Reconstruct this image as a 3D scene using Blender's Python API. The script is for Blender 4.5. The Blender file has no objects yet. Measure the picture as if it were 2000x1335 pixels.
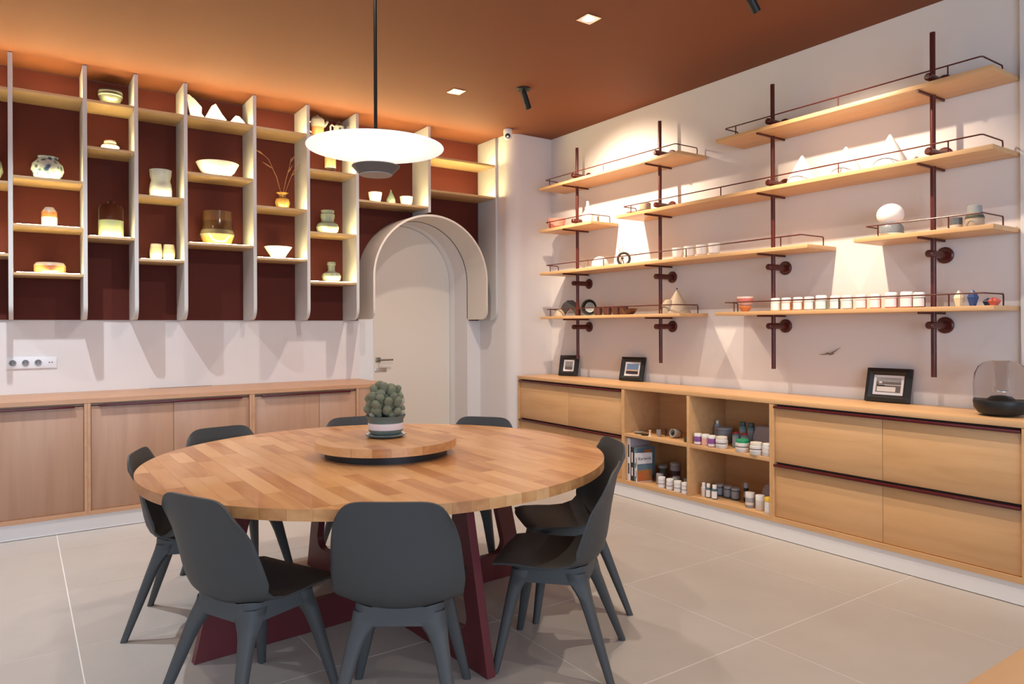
import bpy, bmesh, math, random
from math import pi, sin, cos, radians
from mathutils import Vector, Matrix
S = bpy.context.scene
COL = S.collection
random.seed(7)

# ------------------------------------------------------------------ camera, world, light, exposure
H_CAM = 1.35
cam = bpy.data.cameras.new('camera'); camo = bpy.data.objects.new('camera', cam); COL.objects.link(camo)
cam.sensor_width = 36; cam.lens = 1391.99 * 36 / 2000
cam.shift_y = -(667.5 - 639.19) / 2000
camo.matrix_world = (Matrix.Translation((0, 0, H_CAM)) @ Matrix.Rotation(-radians(34.7333), 4, 'Z')
                     @ Matrix.Rotation(radians(90), 4, 'X') @ Matrix.Rotation(radians(-0.2505), 4, 'Z'))
cam.clip_start = 0.05
S.camera = camo
S.view_settings.view_transform = 'Standard'; S.view_settings.look = 'None'
S.view_settings.exposure = 0.0; S.view_settings.gamma = 1.0
S.view_settings.use_curve_mapping = False
w = bpy.data.worlds.new('world'); S.world = w; w.use_nodes = True
w.node_tree.nodes['Background'].inputs[0].default_value = (0.75, 0.86, 1, 1)
w.node_tree.nodes['Background'].inputs[1].default_value = 1.0

WARM = (1.0, 0.80, 0.60); NEUT = (1.0, 0.88, 0.76); DAY = (0.60, 0.76, 1.0)
def area(name, loc, rot, sx, sy, power, col):
    l = bpy.data.lights.new(name, 'AREA'); l.shape = 'RECTANGLE'; l.size = sx; l.size_y = sy
    l.energy = power; l.color = col
    o = bpy.data.objects.new(name, l); o.location = loc; o.rotation_euler = rot; COL.objects.link(o); return o
def spot(name, loc, target, power, ang, blend, col, rad=0.02):
    l = bpy.data.lights.new(name, 'SPOT'); l.energy = power; l.spot_size = radians(ang); l.spot_blend = blend
    l.color = col; l.shadow_soft_size = rad
    o = bpy.data.objects.new(name, l); o.location = loc
    o.rotation_euler = (Vector(target) - Vector(loc)).to_track_quat('-Z', 'Y').to_euler(); COL.objects.link(o); return o
# daylight coming in through the windows behind the camera
area('daylight_rear', (0.6, -2.9, 1.7), (radians(90), 0, 0), 4.6, 2.2, 185, DAY)
area('daylight_left', (-2.9, 1.6, 1.7), (radians(90), 0, radians(-90)), 3.6, 2.2, 18, DAY)
# wall-washing track heads (the two by the shelving are seen in the photograph)
SPOTS = [((3.26, 4.53, 3.06), (4.38, 4.50, 2.10), 240, 95, .9, WARM),
         ((3.28, 2.47, 3.06), (4.38, 2.38, 1.72), 205, 84, 1.0, WARM),
         ((1.75, 2.95, 3.04), (1.9, 6.2, 1.2), 70, 70, .5, (1, .93, .9))]
for i, (a, b, p, g, bl, c) in enumerate(SPOTS):
    d = (Vector(b) - Vector(a)).normalized()
    spot('track_spot', Vector(a) + d * 0.03, b, p, g, bl, c, .025)
DOWNS = [(2.85, 3.28), (2.856, 4.88), (2.85, 1.68), (1.25, 3.05), (-0.35, 3.28), (1.25, 1.5), (-0.35, 1.5), (2.85, 0.1), (0.0, 4.77), (-1.5, 4.77)]
for k, (x, y) in enumerate(DOWNS):
    spot('downlight_beam', (x, y, 3.19), (x, y, 0), (88, 115, 88, 35, 35, 35, 30, 55, 190, 130)[k], 125, .9, NEUT if k < 8 else (.86, .92, 1), .02)

# ------------------------------------------------------------------ materials
M = {}
def mat(name, col, rough=.5, metal=0, noise=0, nscale=8, emit=None, es=0, trans=0, ior=1.45, coat=0, bump=0, bscale=60, stretch=(1, 1, 1), alpha=1, spec=.5):
    m = bpy.data.materials.new(name); m.use_nodes = True; nt = m.node_tree; n = nt.nodes; L = nt.links
    b = n['Principled BSDF']; b.inputs['Base Color'].default_value = (*col, 1)
    b.inputs['Roughness'].default_value = rough; b.inputs['Metallic'].default_value = metal
    b.inputs['Transmission Weight'].default_value = trans; b.inputs['IOR'].default_value = ior
    b.inputs['Coat Weight'].default_value = coat; b.inputs['Specular IOR Level'].default_value = spec
    if emit: b.inputs['Emission Color'].default_value = (*emit, 1); b.inputs['Emission Strength'].default_value = es
    if noise or bump:
        tc = n.new('ShaderNodeTexCoord'); mp = n.new('ShaderNodeMapping'); mp.inputs['Scale'].default_value = stretch
        L.new(tc.outputs['Object'], mp.inputs[0])
    if noise:
        t = n.new('ShaderNodeTexNoise'); t.inputs['Scale'].default_value = nscale; t.inputs['Detail'].default_value = 4
        L.new(mp.outputs[0], t.inputs['Vector'])
        r = n.new('ShaderNodeMapRange'); r.inputs[3].default_value = 1 - noise; r.inputs[4].default_value = 1 + noise
        L.new(t.outputs[0], r.inputs[0])
        x = n.new('ShaderNodeVectorMath'); x.operation = 'SCALE'; x.inputs[0].default_value = col
        L.new(r.outputs[0], x.inputs['Scale']); L.new(x.outputs[0], b.inputs['Base Color'])
    if bump:
        t2 = n.new('ShaderNodeTexNoise'); t2.inputs['Scale'].default_value = bscale; L.new(mp.outputs[0], t2.inputs['Vector'])
        bp = n.new('ShaderNodeBump'); bp.inputs['Strength'].default_value = bump; bp.inputs['Distance'].default_value = .004
        L.new(t2.outputs[0], bp.inputs['Height']); L.new(bp.outputs[0], b.inputs['Normal'])
    M[name] = m; return m
def wood(name, cols, stretch, scale=3.0, rough=.42, rnd=.0, coat=.0):
    """long grain: noise squeezed along the grain, plus an optional tone per piece"""
    m = bpy.data.materials.new(name); m.use_nodes = True; nt = m.node_tree; n = nt.nodes; L = nt.links
    b = n['Principled BSDF']; b.inputs['Roughness'].default_value = rough; b.inputs['Coat Weight'].default_value = coat
    tc = n.new('ShaderNodeTexCoord'); mp = n.new('ShaderNodeMapping'); mp.inputs['Scale'].default_value = stretch
    oi = n.new('ShaderNodeObjectInfo'); ad = n.new('ShaderNodeVectorMath'); ad.operation = 'MULTIPLY_ADD'
    L.new(tc.outputs['Object'], mp.inputs[0]); L.new(mp.outputs[0], ad.inputs[0]); ad.inputs[1].default_value = (1, 1, 1)
    sc = n.new('ShaderNodeVectorMath'); sc.operation = 'SCALE'; sc.inputs[0].default_value = (31, 17, 23)
    L.new(oi.outputs['Random'], sc.inputs['Scale']); L.new(sc.outputs[0], ad.inputs[2])
    t = n.new('ShaderNodeTexNoise'); t.inputs['Scale'].default_value = scale; t.inputs['Detail'].default_value = 6; t.inputs['Distortion'].default_value = .6
    L.new(ad.outputs[0], t.inputs['Vector'])
    f = n.new('ShaderNodeMath'); f.operation = 'MULTIPLY_ADD'; f.inputs[1].default_value = rnd
    L.new(oi.outputs['Random'], f.inputs[0])
    g = n.new('ShaderNodeMath'); g.operation = 'MULTIPLY_ADD'; g.inputs[1].default_value = 1 - .7 * rnd; g.inputs[2].default_value = -.15 * rnd
    L.new(t.outputs[0], g.inputs[0]); L.new(g.outputs[0], f.inputs[2])
    cr = n.new('ShaderNodeValToRGB'); e = cr.color_ramp.elements
    e[0].position = .25; e[0].color = (*cols[0], 1); e[1].position = .8; e[1].color = (*cols[-1], 1)
    if len(cols) == 3: q = e.new(.5); q.color = (*cols[1], 1)
    L.new(f.outputs[0], cr.inputs[0]); L.new(cr.outputs[0], b.inputs['Base Color'])
    bp = n.new('ShaderNodeBump'); bp.inputs['Strength'].default_value = .08; bp.inputs['Distance'].default_value = .002
    L.new(t.outputs[0], bp.inputs['Height']); L.new(bp.outputs[0], b.inputs['Normal'])
    M[name] = m; return m
mat('wall', (.73, .685, .655), .85, noise=.015, nscale=3)
mat('trim', (.84, .83, .82), .5)
mat('ceil', (.19, .057, .020), .75, noise=.05, nscale=1.5)
mat('burgundy_panel', (.095, .017, .0095), .7, noise=.08, nscale=2, spec=.25)
mat('divider', (.64, .62, .58), .5)
mat('hood', (.70, .63, .54), .55)
mat('door', (.78, .69, .58), .5)
mat('tile', (.50, .455, .405), .42, noise=.07, nscale=5, bump=.1, bscale=30)
mat('grout', (.86, .82, .77), .8)
W3 = [(.60, .335, .145), (.66, .385, .175), (.70, .42, .20)]
wood('wood_y', W3, (9, .9, 9), 2.2)       # grain along Y
wood('wood_x', W3, (.9, 9, 9), 2.2)
wood('wood_z', [(.42, .235, .145), (.465, .27, .17), (.50, .295, .19)], (9, 9, .7), 2.2)
wood('wood_lx', [(.50, .26, .14), (.56, .31, .17), (.60, .34, .19)], (.9, 9, 9), 2.2)
wood('wood_shelf', [(.54, .35, .16), (.60, .40, .19), (.64, .44, .22)], (.9, 9, 9), 2.2)
wood('stave', [(.43, .18, .06), (.585, .29, .108), (.68, .385, .17)], (14, 1.6, 14), 1.6, .3, .5, .2)
mat('dark_red', (.085, .006, .008), .3, coat=.2)
mat('pipe_red', (.085, .013, .008), .32)
mat('table_red', (.13, .022, .026), .38, noise=.1, nscale=4)
mat('chair', (.050, .052, .052), .55, noise=.1, nscale=3, bump=.15, bscale=180)
mat('chair_leg', (.068, .072, .073), .6, bump=.15, bscale=180)
mat('black', (.012, .012, .012), .45)
mat('dark_inside', (.05, .035, .03), .8)
mat('black_rod', (.014, .013, .012), .4, metal=.4)
mat('lamp_disc', (.9, .88, .86), .5, emit=(1, .94, .9), es=.7)
mat('lamp_bowl', (.10, .095, .09), .5)
mat('cer_slate', (.20, .215, .225), .25, noise=.2, nscale=30)
mat('lamp_bowl_under', (.30, .28, .27), .6)
mat('glow', (1, 1, 1), .5, emit=(1, .9, .78), es=14)
mat('led', (1, 1, .8), .5, emit=(1, .84, .42), es=310)
mat('chrome', (.7, .68, .65), .25, metal=1)
mat('steel', (.35, .32, .28), .35, metal=1)
mat('bulb', (1, 1, 1), .5, emit=(1, .93, .85), es=40)
mat('plastic_white', (.78, .78, .78), .4)
mat('plastic_grey', (.25, .25, .26), .5)
mat('cer_white', (.50, .49, .44), .35)
mat('cer_bright', (.86, .82, .77), .5)
mat('cer_grey', (.30, .31, .30), .35, noise=.2, nscale=25)
mat('cer_sage', (.20, .22, .16), .3, noise=.15, nscale=18)
mat('cer_dark', (.09, .09, .07), .25)
mat('cer_black', (.035, .032, .03), .35)
mat('cer_orange', (.62, .22, .08), .4)
mat('porcelain', (.58, .56, .52), .4)
mat('cer_pink', (.75, .30, .22), .45, noise=.12, nscale=30)
mat('cer_red', (.55, .10, .07), .35, noise=.25, nscale=40)
mat('cer_brown', (.10, .035, .018), .3, noise=.2, nscale=20)
mat('cer_beige', (.42, .32, .22), .6, noise=.08, nscale=15)
mat('cer_amber', (.26, .14, .04), .15, metal=.35, noise=.35, nscale=12)
mat('cer_blue', (.03, .07, .20), .2)
mat('cer_navy', (.02, .035, .08), .3)
mat('cer_cream', (.82, .66, .42), .35)
mat('cer_teal', (.16, .30, .30), .35)
mat('pot_green', (.10, .135, .12), .5)
mat('cactus', (.21, .225, .145), .9, noise=.3, nscale=40, bump=.6, bscale=300)
mat('cactus_pale', (.42, .42, .33), .9, noise=.2, nscale=40, bump=.6, bscale=300)
mat('soil', (.03, .022, .016), .95)
mat('smoke_glass', (.95, .93, .915), .03, trans=1, ior=1.12)
mat('amber_glass', (.96, .88, .74), .05, trans=1, ior=1.15)
mat('clear_glass', (.93, .93, .90), .03, trans=1, ior=1.3)
mat('green_glass', (.5, .62, .5), .08, trans=.8, ior=1.3)
mat('lid_white', (.82, .80, .76), .4); mat('lid_cream', (.78, .70, .58), .4); mat('lid_green', (.02, .30, .13), .4); mat('lid_yellow', (.80, .52, .06), .4)
mat('label_purple', (.28, .10, .34), .5); mat('label_peach', (.78, .42, .32), .5); mat('label_paper', (.74, .68, .62), .6); mat('label_white', (.8, .78, .76), .55)
mat('glaze_blue', (.16, .20, .28), .35); mat('glaze_teal', (.06, .12, .15), .35); mat('grey_plastic', (.36, .36, .38), .5); mat('grey_blue', (.33, .36, .42), .5)
mat('pale_plastic', (.72, .68, .64), .45)
mat('paper', (.78, .74, .73), .7); mat('paper_lilac', (.45, .40, .45), .7); mat('cover_teal', (.12, .20, .24), .5); mat('cover_black', (.03, .028, .03), .5); mat('cover_orange', (.60, .16, .04), .6); mat('cover_amber', (.42, .17, .05), .6)
mat('photo_sky', (.16, .26, .42), .4); mat('photo_ground', (.05, .035, .04), .4); mat('photo_sun', (.7, .5, .3), .4); mat('photo_grey', (.30, .29, .28), .4, noise=.5, nscale=30)
mat('photo_dark', (.14, .12, .11), .4); mat('ink', (.06, .03, .04), .6); mat('red_ink', (.5, .04, .04), .6)
mat('straw', (.45, .24, .10), .8)
mat('bag', (.50, .47, .52), .2, trans=.25, ior=1.1)
mat('bird', (.22, .17, .13), .5)
mat('window_glass', (.9, .95, 1), .02, trans=1, ior=1.05)

# striped / patterned glazes keyed on height or pattern of the piece itself
def banded(name, stops, h, rough=.35):
    m = bpy.data.materials.new(name); m.use_nodes = True; n = m.node_tree.nodes; L = m.node_tree.links
    tc = n.new('ShaderNodeTexCoord'); sp = n.new('ShaderNodeSeparateXYZ'); L.new(tc.outputs['Object'], sp.inputs[0])
    d = n.new('ShaderNodeMath'); d.operation = 'DIVIDE'; d.inputs[1].default_value = h; L.new(sp.outputs[2], d.inputs[0])
    cr = n.new('ShaderNodeValToRGB'); cr.color_ramp.interpolation = 'CONSTANT'; e = cr.color_ramp.elements
    e[0].position = 0; e[0].color = (*stops[0][1], 1)
    e[1].position = stops[1][0]; e[1].color = (*stops[1][1], 1)
    for p, c in stops[2:]: q = e.new(p); q.color = (*c, 1)
    L.new(d.outputs[0], cr.inputs[0]); b = n['Principled BSDF']; L.new(cr.outputs[0], b.inputs['Base Color']); b.inputs['Roughness'].default_value = rough
    M[name] = m
def floral(name):
    m = bpy.data.materials.new(name); m.use_nodes = True; n = m.node_tree.nodes; L = m.node_tree.links
    tc = n.new('ShaderNodeTexCoord'); v = n.new('ShaderNodeTexVoronoi'); v.inputs['Scale'].default_value = 26
    t = n.new('ShaderNodeTexNoise'); t.inputs['Scale'].default_value = 14; t.inputs['Distortion'].default_value = 2.5
    L.new(tc.outputs['Object'], v.inputs['Vector']); L.new(tc.outputs['Object'], t.inputs['Vector'])
    a = n.new('ShaderNodeMath'); a.operation = 'MULTIPLY'; L.new(v.outputs['Distance'], a.inputs[0]); L.new(t.outputs[0], a.inputs[1])
    cr = n.new('ShaderNodeValToRGB'); e = cr.color_ramp.elements; cr.color_ramp.interpolation = 'EASE'
    e[0].position = .10; e[0].color = (.03, .045, .10, 1); e[1].position = .24; e[1].color = (.40, .41, .36, 1)
    q = e.new(.17); q.color = (.09, .17, .16, 1)
    L.new(a.outputs[0], cr.inputs[0]); b = n['Principled BSDF']; L.new(cr.outputs[0], b.inputs['Base Color']); b.inputs['Roughness'].default_value = .25
    M[name] = m
floral('cer_floral')

# ------------------------------------------------------------------ mesh helpers
def link(o, parent=None):
    COL.objects.link(o)
    if parent: o.parent = parent
    return o
def finish(name, bm, m, parent=None, loc=(0, 0, 0), rot=(0, 0, 0), smooth=True, ang=.6):
    bmesh.ops.recalc_face_normals(bm, faces=bm.faces[:])
    if smooth:
        for f in bm.faces: f.smooth = True
        for e in bm.edges:
            e.smooth = not (len(e.link_faces) == 2 and e.calc_face_angle(0) > ang)
    me = bpy.data.meshes.new(name); bm.to_mesh(me); bm.free()
    o = bpy.data.objects.new(name, me); o.location = loc; o.rotation_euler = rot
    me.materials.append(M[m] if isinstance(m, str) else m)
    return link(o, parent)
def tag(o, label=None, cat=None, group=None, kind=None):
    if label: o['label'] = label
    if cat: o['category'] = cat
    if group: o['group'] = group
    if kind: o['kind'] = kind
    return o
def thing(name, label, cat, loc=(0, 0, 0), rz=0, group=None):
    o = bpy.data.objects.new(name, None); o.location = loc; o.rotation_euler = (0, 0, rz); o.empty_display_size = .05
    return tag(link(o), label, cat, group)
def copy_tree(o, parent=None):
    c = o.copy(); COL.objects.link(c); c.parent = parent
    for ch in o.children: copy_tree(ch, c)
    return c
def bx(bm, x0, x1, y0, y1, z0, z1, bev=0):
    vs = [bm.verts.new((x, y, z)) for x in (x0, x1) for y in (y0, y1) for z in (z0, z1)]
    fs = [(0, 1, 3, 2), (4, 6, 7, 5), (0, 4, 5, 1), (2, 3, 7, 6), (0, 2, 6, 4), (1, 5, 7, 3)]
    ff = [bm.faces.new([vs[i] for i in f]) for f in fs]
    if bev:
        bmesh.ops.bevel(bm, geom=list({e for f in ff for e in f.edges}), offset=bev, segments=2, affect='EDGES', profile=.5)
    return bm
def box(name, x0, x1, y0, y1, z0, z1, m, parent=None, bev=0, loc=(0, 0, 0), rot=(0, 0, 0)):
    bm = bmesh.new(); bx(bm, x0, x1, y0, y1, z0, z1, bev); return finish(name, bm, m, parent, loc, rot)
def lathe_bm(bm, prof, n=32, c=(0, 0), a0=0, sx=1, sy=1):
    rings = []
    for r, z in prof:
        if r < 1e-5: rings.append([bm.verts.new((c[0], c[1], z))])
        else: rings.append([bm.verts.new((c[0] + sx * r * cos(a0 + 2 * pi * i / n), c[1] + sy * r * sin(a0 + 2 * pi * i / n), z)) for i in range(n)])
    for A, B in zip(rings, rings[1:]):
        for i in range(n):
            j = (i + 1) % n
            if len(A) == 1 and len(B) == 1: continue
            if len(A) == 1: bm.faces.new((A[0], B[j], B[i]))
            elif len(B) == 1: bm.faces.new((A[i], A[j], B[0]))
            else: bm.faces.new((A[i], A[j], B[j], B[i]))
    return bm
def lathe(name, prof, m, parent=None, loc=(0, 0, 0), n=32, rot=(0, 0, 0), a0=0, sx=1, sy=1, ang=.6):
    return finish(name, lathe_bm(bmesh.new(), prof, n, a0=a0, sx=sx, sy=sy), m, parent, loc, rot, ang=ang)
def tube_bm(bm, pts, r, n=8, closed=False):
    P = [Vector(p) for p in pts]; R = r if isinstance(r, (list, tuple)) else [r] * len(P)
    rings = []; up = Vector((0, 0, 1)); last = None
    for i, p in enumerate(P):
        if closed: t = P[(i + 1) % len(P)] - P[i - 1]
        else: t = (P[min(i + 1, len(P) - 1)] - P[max(i - 1, 0)])
        t.normalize()
        if last is None:
            a = t.cross(up) if abs(t.z) < .9 else t.cross(Vector((1, 0, 0)))
        else: a = last - t * last.dot(t)
        a.normalize(); last = a; b = t.cross(a)
        rings.append([bm.verts.new(p + (a * cos(2 * pi * k / n) + b * sin(2 * pi * k / n)) * R[i]) for k in range(n)])
    m = len(rings)
    for i in range(m if closed else m - 1):
        A = rings[i]; B = rings[(i + 1) % m]
        for k in range(n): bm.faces.new((A[k], A[(k + 1) % n], B[(k + 1) % n], B[k]))
    if not closed: bm.faces.new(rings[0]); bm.faces.new(rings[-1])
    return bm
def tube(name, pts, r, m, parent=None, loc=(0, 0, 0), n=8, closed=False, rot=(0, 0, 0)):
    return finish(name, tube_bm(bmesh.new(), pts, r, n, closed), m, parent, loc, rot)
def prism_bm(bm, poly, d0, d1, axis='z'):
    f = {'z': lambda a, b, d: (a, b, d), 'y': lambda a, b, d: (a, d, b), 'x': lambda a, b, d: (d, a, b)}[axis]
    A = [bm.verts.new(f(a, b, d0)) for a, b in poly]; B = [bm.verts.new(f(a, b, d1)) for a, b in poly]
    bm.faces.new(A); bm.faces.new(B)
    for i in range(len(poly)): bm.faces.new((A[i], A[i - 1], B[i - 1], B[i]))
    return bm
def prism(name, poly, d0, d1, axis, m, parent=None, loc=(0, 0, 0), rot=(0, 0, 0), bev=0, smooth=True):
    bm = prism_bm(bmesh.new(), poly, d0, d1, axis)
    if bev:
        bmesh.ops.bevel(bm, geom=[e for e in bm.edges if e.calc_face_angle(0) > .6], offset=bev, segments=2, affect='EDGES', profile=.5)
    return finish(name, bm, m, parent, loc, rot, smooth)
def arc(cx, cz, r, a0, a1, n):
    return [(cx + r * cos(radians(a0 + (a1 - a0) * i / n)), cz + r * sin(radians(a0 + (a1 - a0) * i / n))) for i in range(n + 1)]
def clip(poly, x0, x1, y0, y1):
    for ax, lim, s in ((0, x0, 1), (0, x1, -1), (1, y0, 1), (1, y1, -1)):
        out = []
        for i in range(len(poly)):
            p, q = poly[i - 1], poly[i]; dp = s * (p[ax] - lim); dq = s * (q[ax] - lim)
            if (dp >= 0) != (dq >= 0):
                t = dp / (dp - dq); out.append((p[0] + t * (q[0] - p[0]), p[1] + t * (q[1] - p[1])))
            if dq >= 0: out.append(q)
        poly = out
        if not poly: return []
    return poly
def text_obj(name, body, size, m, parent, loc, rot, ext=.0004):
    c = bpy.data.curves.new(name, 'FONT'); c.body = body; c.size = size; c.extrude = ext; c.align_x = 'CENTER'; c.align_y = 'CENTER'
    tmp = bpy.data.objects.new('tmp', c); COL.objects.link(tmp); bpy.context.view_layer.update()
    me = bpy.data.meshes.new_from_object(tmp.evaluated_get(bpy.context.evaluated_depsgraph_get()))
    bpy.data.objects.remove(tmp); me.materials.clear(); me.materials.append(M[m])
    o = bpy.data.objects.new(name, me); o.location = loc; o.rotation_euler = rot
    return link(o, parent)

# ------------------------------------------------------------------ setting
XR, YB, ZC = 4.383, 6.2, 3.22
XL, YF = -2.8, -2.8
def struct(o): o['kind'] = 'structure'; return o
fl = struct(box('floor', XL, XR + .2, YF, YB + .5, -.06, -.0012, 'grout'))
g = .0025
ty0, tx0 = 1.935, .205
tile_me = {}
for i in range(-4, 6):
    for j in range(-6, 6):
        x0, y0 = tx0 + .806 * i, ty0 + .806 * j
        a0, a1, b0, b1 = max(x0 + g, XL), min(x0 + .806 - g, XR - .3), max(y0 + g, YF), min(y0 + .806 - g, 6.6)
        if a1 - a0 < .02 or b1 - b0 < .02: continue
        if b0 > 5.62 and a1 < 2.5: continue
        key = (round(a1 - a0, 4), round(b1 - b0, 4))
        if key not in tile_me:
            o = box('floor_tile', 0, a1 - a0, 0, b1 - b0, -.0011, 0, 'tile', fl); tile_me[key] = o.data
        else:
            o = bpy.data.objects.new('floor_tile', tile_me[key]); link(o, fl)
        o.location = (a0, b0, 0)
struct(box('ceiling', XL, XR + .2, YF, YB + .5, ZC, ZC + .1, 'ceil'))
AX, AR, AZ = 3.165, .58, 1.80            # the arch: centre, radius, springing height
outline = [(XL, 0), (AX - AR, 0)] + arc(AX, AZ, AR, 180, 0, 40) + [(AX + AR, 0), (3.9, 0), (3.9, ZC), (XL, ZC)]
struct(prism('wall_back', outline, YB, YB + .25, 'y', 'wall'))
col = [(3.9, 6.45), (3.9, 5.74)] + arc(4.02, 5.74, .12, 180, 270, 10) + [(XR, 5.62), (XR, 6.45)]
struct(prism('wall_corner', col, 0, ZC, 'z', 'wall'))
wr = struct(box('wall_right', XR, XR + .15, YF, 5.70, 0, ZC, 'wall'))
box('pilaster', XR - .02, XR, .75, 1.565, 0, ZC, 'wall', wr)
struct(box('wall_niche', AX - AR - .1, AX + AR + .1, 6.60, 6.70, 0, ZC, 'wall'))
# rear and left walls with windows
def wall_with_window(name, horiz, c, a0, a1, w0, w1, z0, z1, t):
    bm = bmesh.new()
    for (p, q, r, s) in ((a0, w0, 0, ZC), (w1, a1, 0, ZC), (w0, w1, 0, z0), (w0, w1, z1, ZC)):
        if horiz: bx(bm, p, q, c - t, c, r, s)
        else: bx(bm, c - t, c, p, q, r, s)
    return struct(finish(name, bm, 'wall'))
wall_with_window('wall_rear', True, YF, XL, XR, -1.7, 2.9, .6, 2.8, .2)
wall_with_window('wall_left', False, XL, YF, 6.45, -.2, 3.4, .6, 2.8, .2)
def window(name, horiz, c, w0, w1, z0, z1):
    bm = bmesh.new(); n = 3
    bars = [(w0 + (w1 - w0) * k / n) for k in range(n + 1)]
    for b in bars:
        bb = min(max(b, w0 + .03), w1 - .03)
        if horiz: bx(bm, bb - .03, bb + .03, c - .13, c - .07, z0, z1)
        else: bx(bm, c - .13, c - .07, bb - .03, bb + .03, z0, z1)
    for z in (z0 + .03, z1 - .03):
        if horiz: bx(bm, w0, w1, c - .125, c - .075, z - .03, z + .03)
        else: bx(bm, c - .125, c - .075, w0, w1, z - .03, z + .03)
    return struct(finish(name, bm, 'black'))
window('window_1', True, YF, -1.7, 2.9, .6, 2.8)
window('window_2', False, XL, -.2, 3.4, .6, 2.8)

# door in the arched recess
jamb = arc(AX, AZ, AR + .02, 180, 0, 36); inner = arc(AX, AZ, AR, 0, 180, 36)
tr = struct(prism('trim_1', [(AX - AR - .02, 0)] + jamb + [(AX + AR + .02, 0), (AX + AR, 0)] + inner + [(AX - AR, 0)], 6.45, 6.60, 'y', 'trim'))
struct(box('trim_2', AX - AR, 2.875, 6.54, 6.60, 0, 2.05, 'trim'))
dpoly = [(2.88, .006), (AX + AR - .004, .006), (AX + AR - .004, AZ)] + arc(AX, AZ, AR - .004, 0, 119.5, 24)
dpoly = [(2.88, .006)] + [(AX + AR - .004, .006)] + arc(AX, AZ, AR - .004, 0, 119.0, 26)
door = struct(prism('door_1', dpoly, 6.555, 6.597, 'y', 'door'))
tp = arc(AX, AZ, AR - .004, 119.8, 180, 16)
struct(prism('trim_3', [(2.875, 2.052)] + tp + [(AX - AR + .004, AZ)] + [(AX - AR + .004, 1.9), (2.875, 1.9)][:0], 6.56, 6.598, 'y', 'trim'))
hd = finish('door_handle', tube_bm(bmesh.new(), [(2.935, 6.557, 1.035), (2.935, 6.50, 1.035), (2.945, 6.492, 1.035), (3.06, 6.492, 1.035)], .009), 'steel', door)
box('handle_plate', 2.90, 2.955, 6.55, 6.556, 1.01, 1.06, 'steel', door, .002)
box('lock_plate', 2.895, 3.02, 6.549, 6.556, .915, .955, 'chrome', door, .002)

# ------------------------------------------------------------------ arched hood round the door
ah = thing('arch_hood', 'white curved arch hood framing the door recess', 'hood', (AX, 6.2, 1.43))
def hood_bm2():
    bm = bmesh.new(); th = .018; y0, y1 = -.362, -.004; R = .085
    low = [0] + [R * (1 - cos(radians(a))) for a in (15, 30, 45, 60, 75, 90)]
    path = [(-AR, z, y0 + R - R * math.sqrt(max(0, 1 - (1 - z / R) ** 2)) if z < R else y0) for z in low]
    path += [(AR * cos(radians(a)), .37 + AR * sin(radians(a)), y0) for a in [180 - 4.5 * k for k in range(41)]]
    path += [(AR, z, yy) for (x, z, yy) in reversed(path[:len(low)])]
    rings = []
    for (x, z, yf) in path:
        nx, nz = (x / AR, (z - .37) / AR) if z >= .37 else ((1 if x > 0 else -1), 0)
        rings.append([bm.verts.new((x, yf, z)), bm.verts.new((x + nx * th, yf, z + nz * th)),
                      bm.verts.new((x + nx * th, y1, z + nz * th)), bm.verts.new((x, y1, z))])
    for A, B in zip(rings, rings[1:]):
        for k in range(4): bm.faces.new((A[k], A[(k + 1) % 4], B[(k + 1) % 4], B[k]))
    bm.faces.new(rings[0]); bm.faces.new(rings[-1]); return bm
finish('hood_panel', hood_bm2(), 'hood', ah)
gp = [(AR * cos(radians(a)) * .999, .37 + AR * sin(radians(a)) * .999) for a in [180 - 4.5 * k for k in range(41)]]
tube('shadow_gap', [(-AR * .999, -.003, .01)] + [(x, -.003, z) for x, z in gp] + [(AR * .999, -.003, .01)], .004, 'black', ah, n=6)

# ------------------------------------------------------------------ back wall display shelving
ds = thing('display_shelving', 'built-in wall display with tall white dividers, wood shelves and dark red backing', 'shelf', (0, YB, 1.42))
def rel(z): return z - 1.42
panel = [(-1.0, 0), (AX - AR - .02, 0), (AX - AR - .02, .38)] + [(a, b - 1.42) for a, b in arc(AX, AZ, AR + .02, 180, 0, 40)] + [(AX + AR + .02, .38), (AX + AR + .02, 0), (3.87, 0), (3.87, ZC - 1.425), (-1.0, ZC - 1.425)]
prism('back_panel', panel, -.014, -.002, 'y', 'burgundy_panel', ds)
DIV = [-.48, -.038, .395, .718, 1.053, 1.564, 2.000, 2.434, 3.140, 3.885]
for k, x in enumerate(DIV):
    if k == 8: poly = [(-.016, rel(2.42)), (-.34, rel(2.42)), (-.34, rel(3.216)), (-.016, rel(3.216))]
    else: poly = [(-.016, 0)] + [(a, b) for a, b in arc(-.24, .10, .10, 270, 180, 8)] + [(-.34, rel(3.216)), (-.016, rel(3.216))]
    prism('divider', poly, x - .013, x + .013, 'x', 'divider', ds, bev=.003)
SH = {0: [2.981, 2.35, 1.864], 1: [2.988, 2.396, 2.069, 1.74], 2: [2.985, 2.654, 2.019], 3: [2.979, 2.344, 1.87],
      4: [2.982, 2.551, 2.013], 5: [2.978, 2.343, 1.926], 6: [2.980, 2.691, 2.165, 1.747], 7: [2.980, 2.475], 8: [2.952, 2.637]}
DIV.append(-.985); DIV.append(-.48); SH[10] = [2.985, 2.60, 2.05]
prism('divider', [(-.016, 0)] + [(a, b) for a, b in arc(-.24, .10, .10, 270, 180, 8)] + [(-.34, rel(3.216)), (-.016, rel(3.216))], -.998, -.972, 'x', 'divider', ds, bev=.003)
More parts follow.
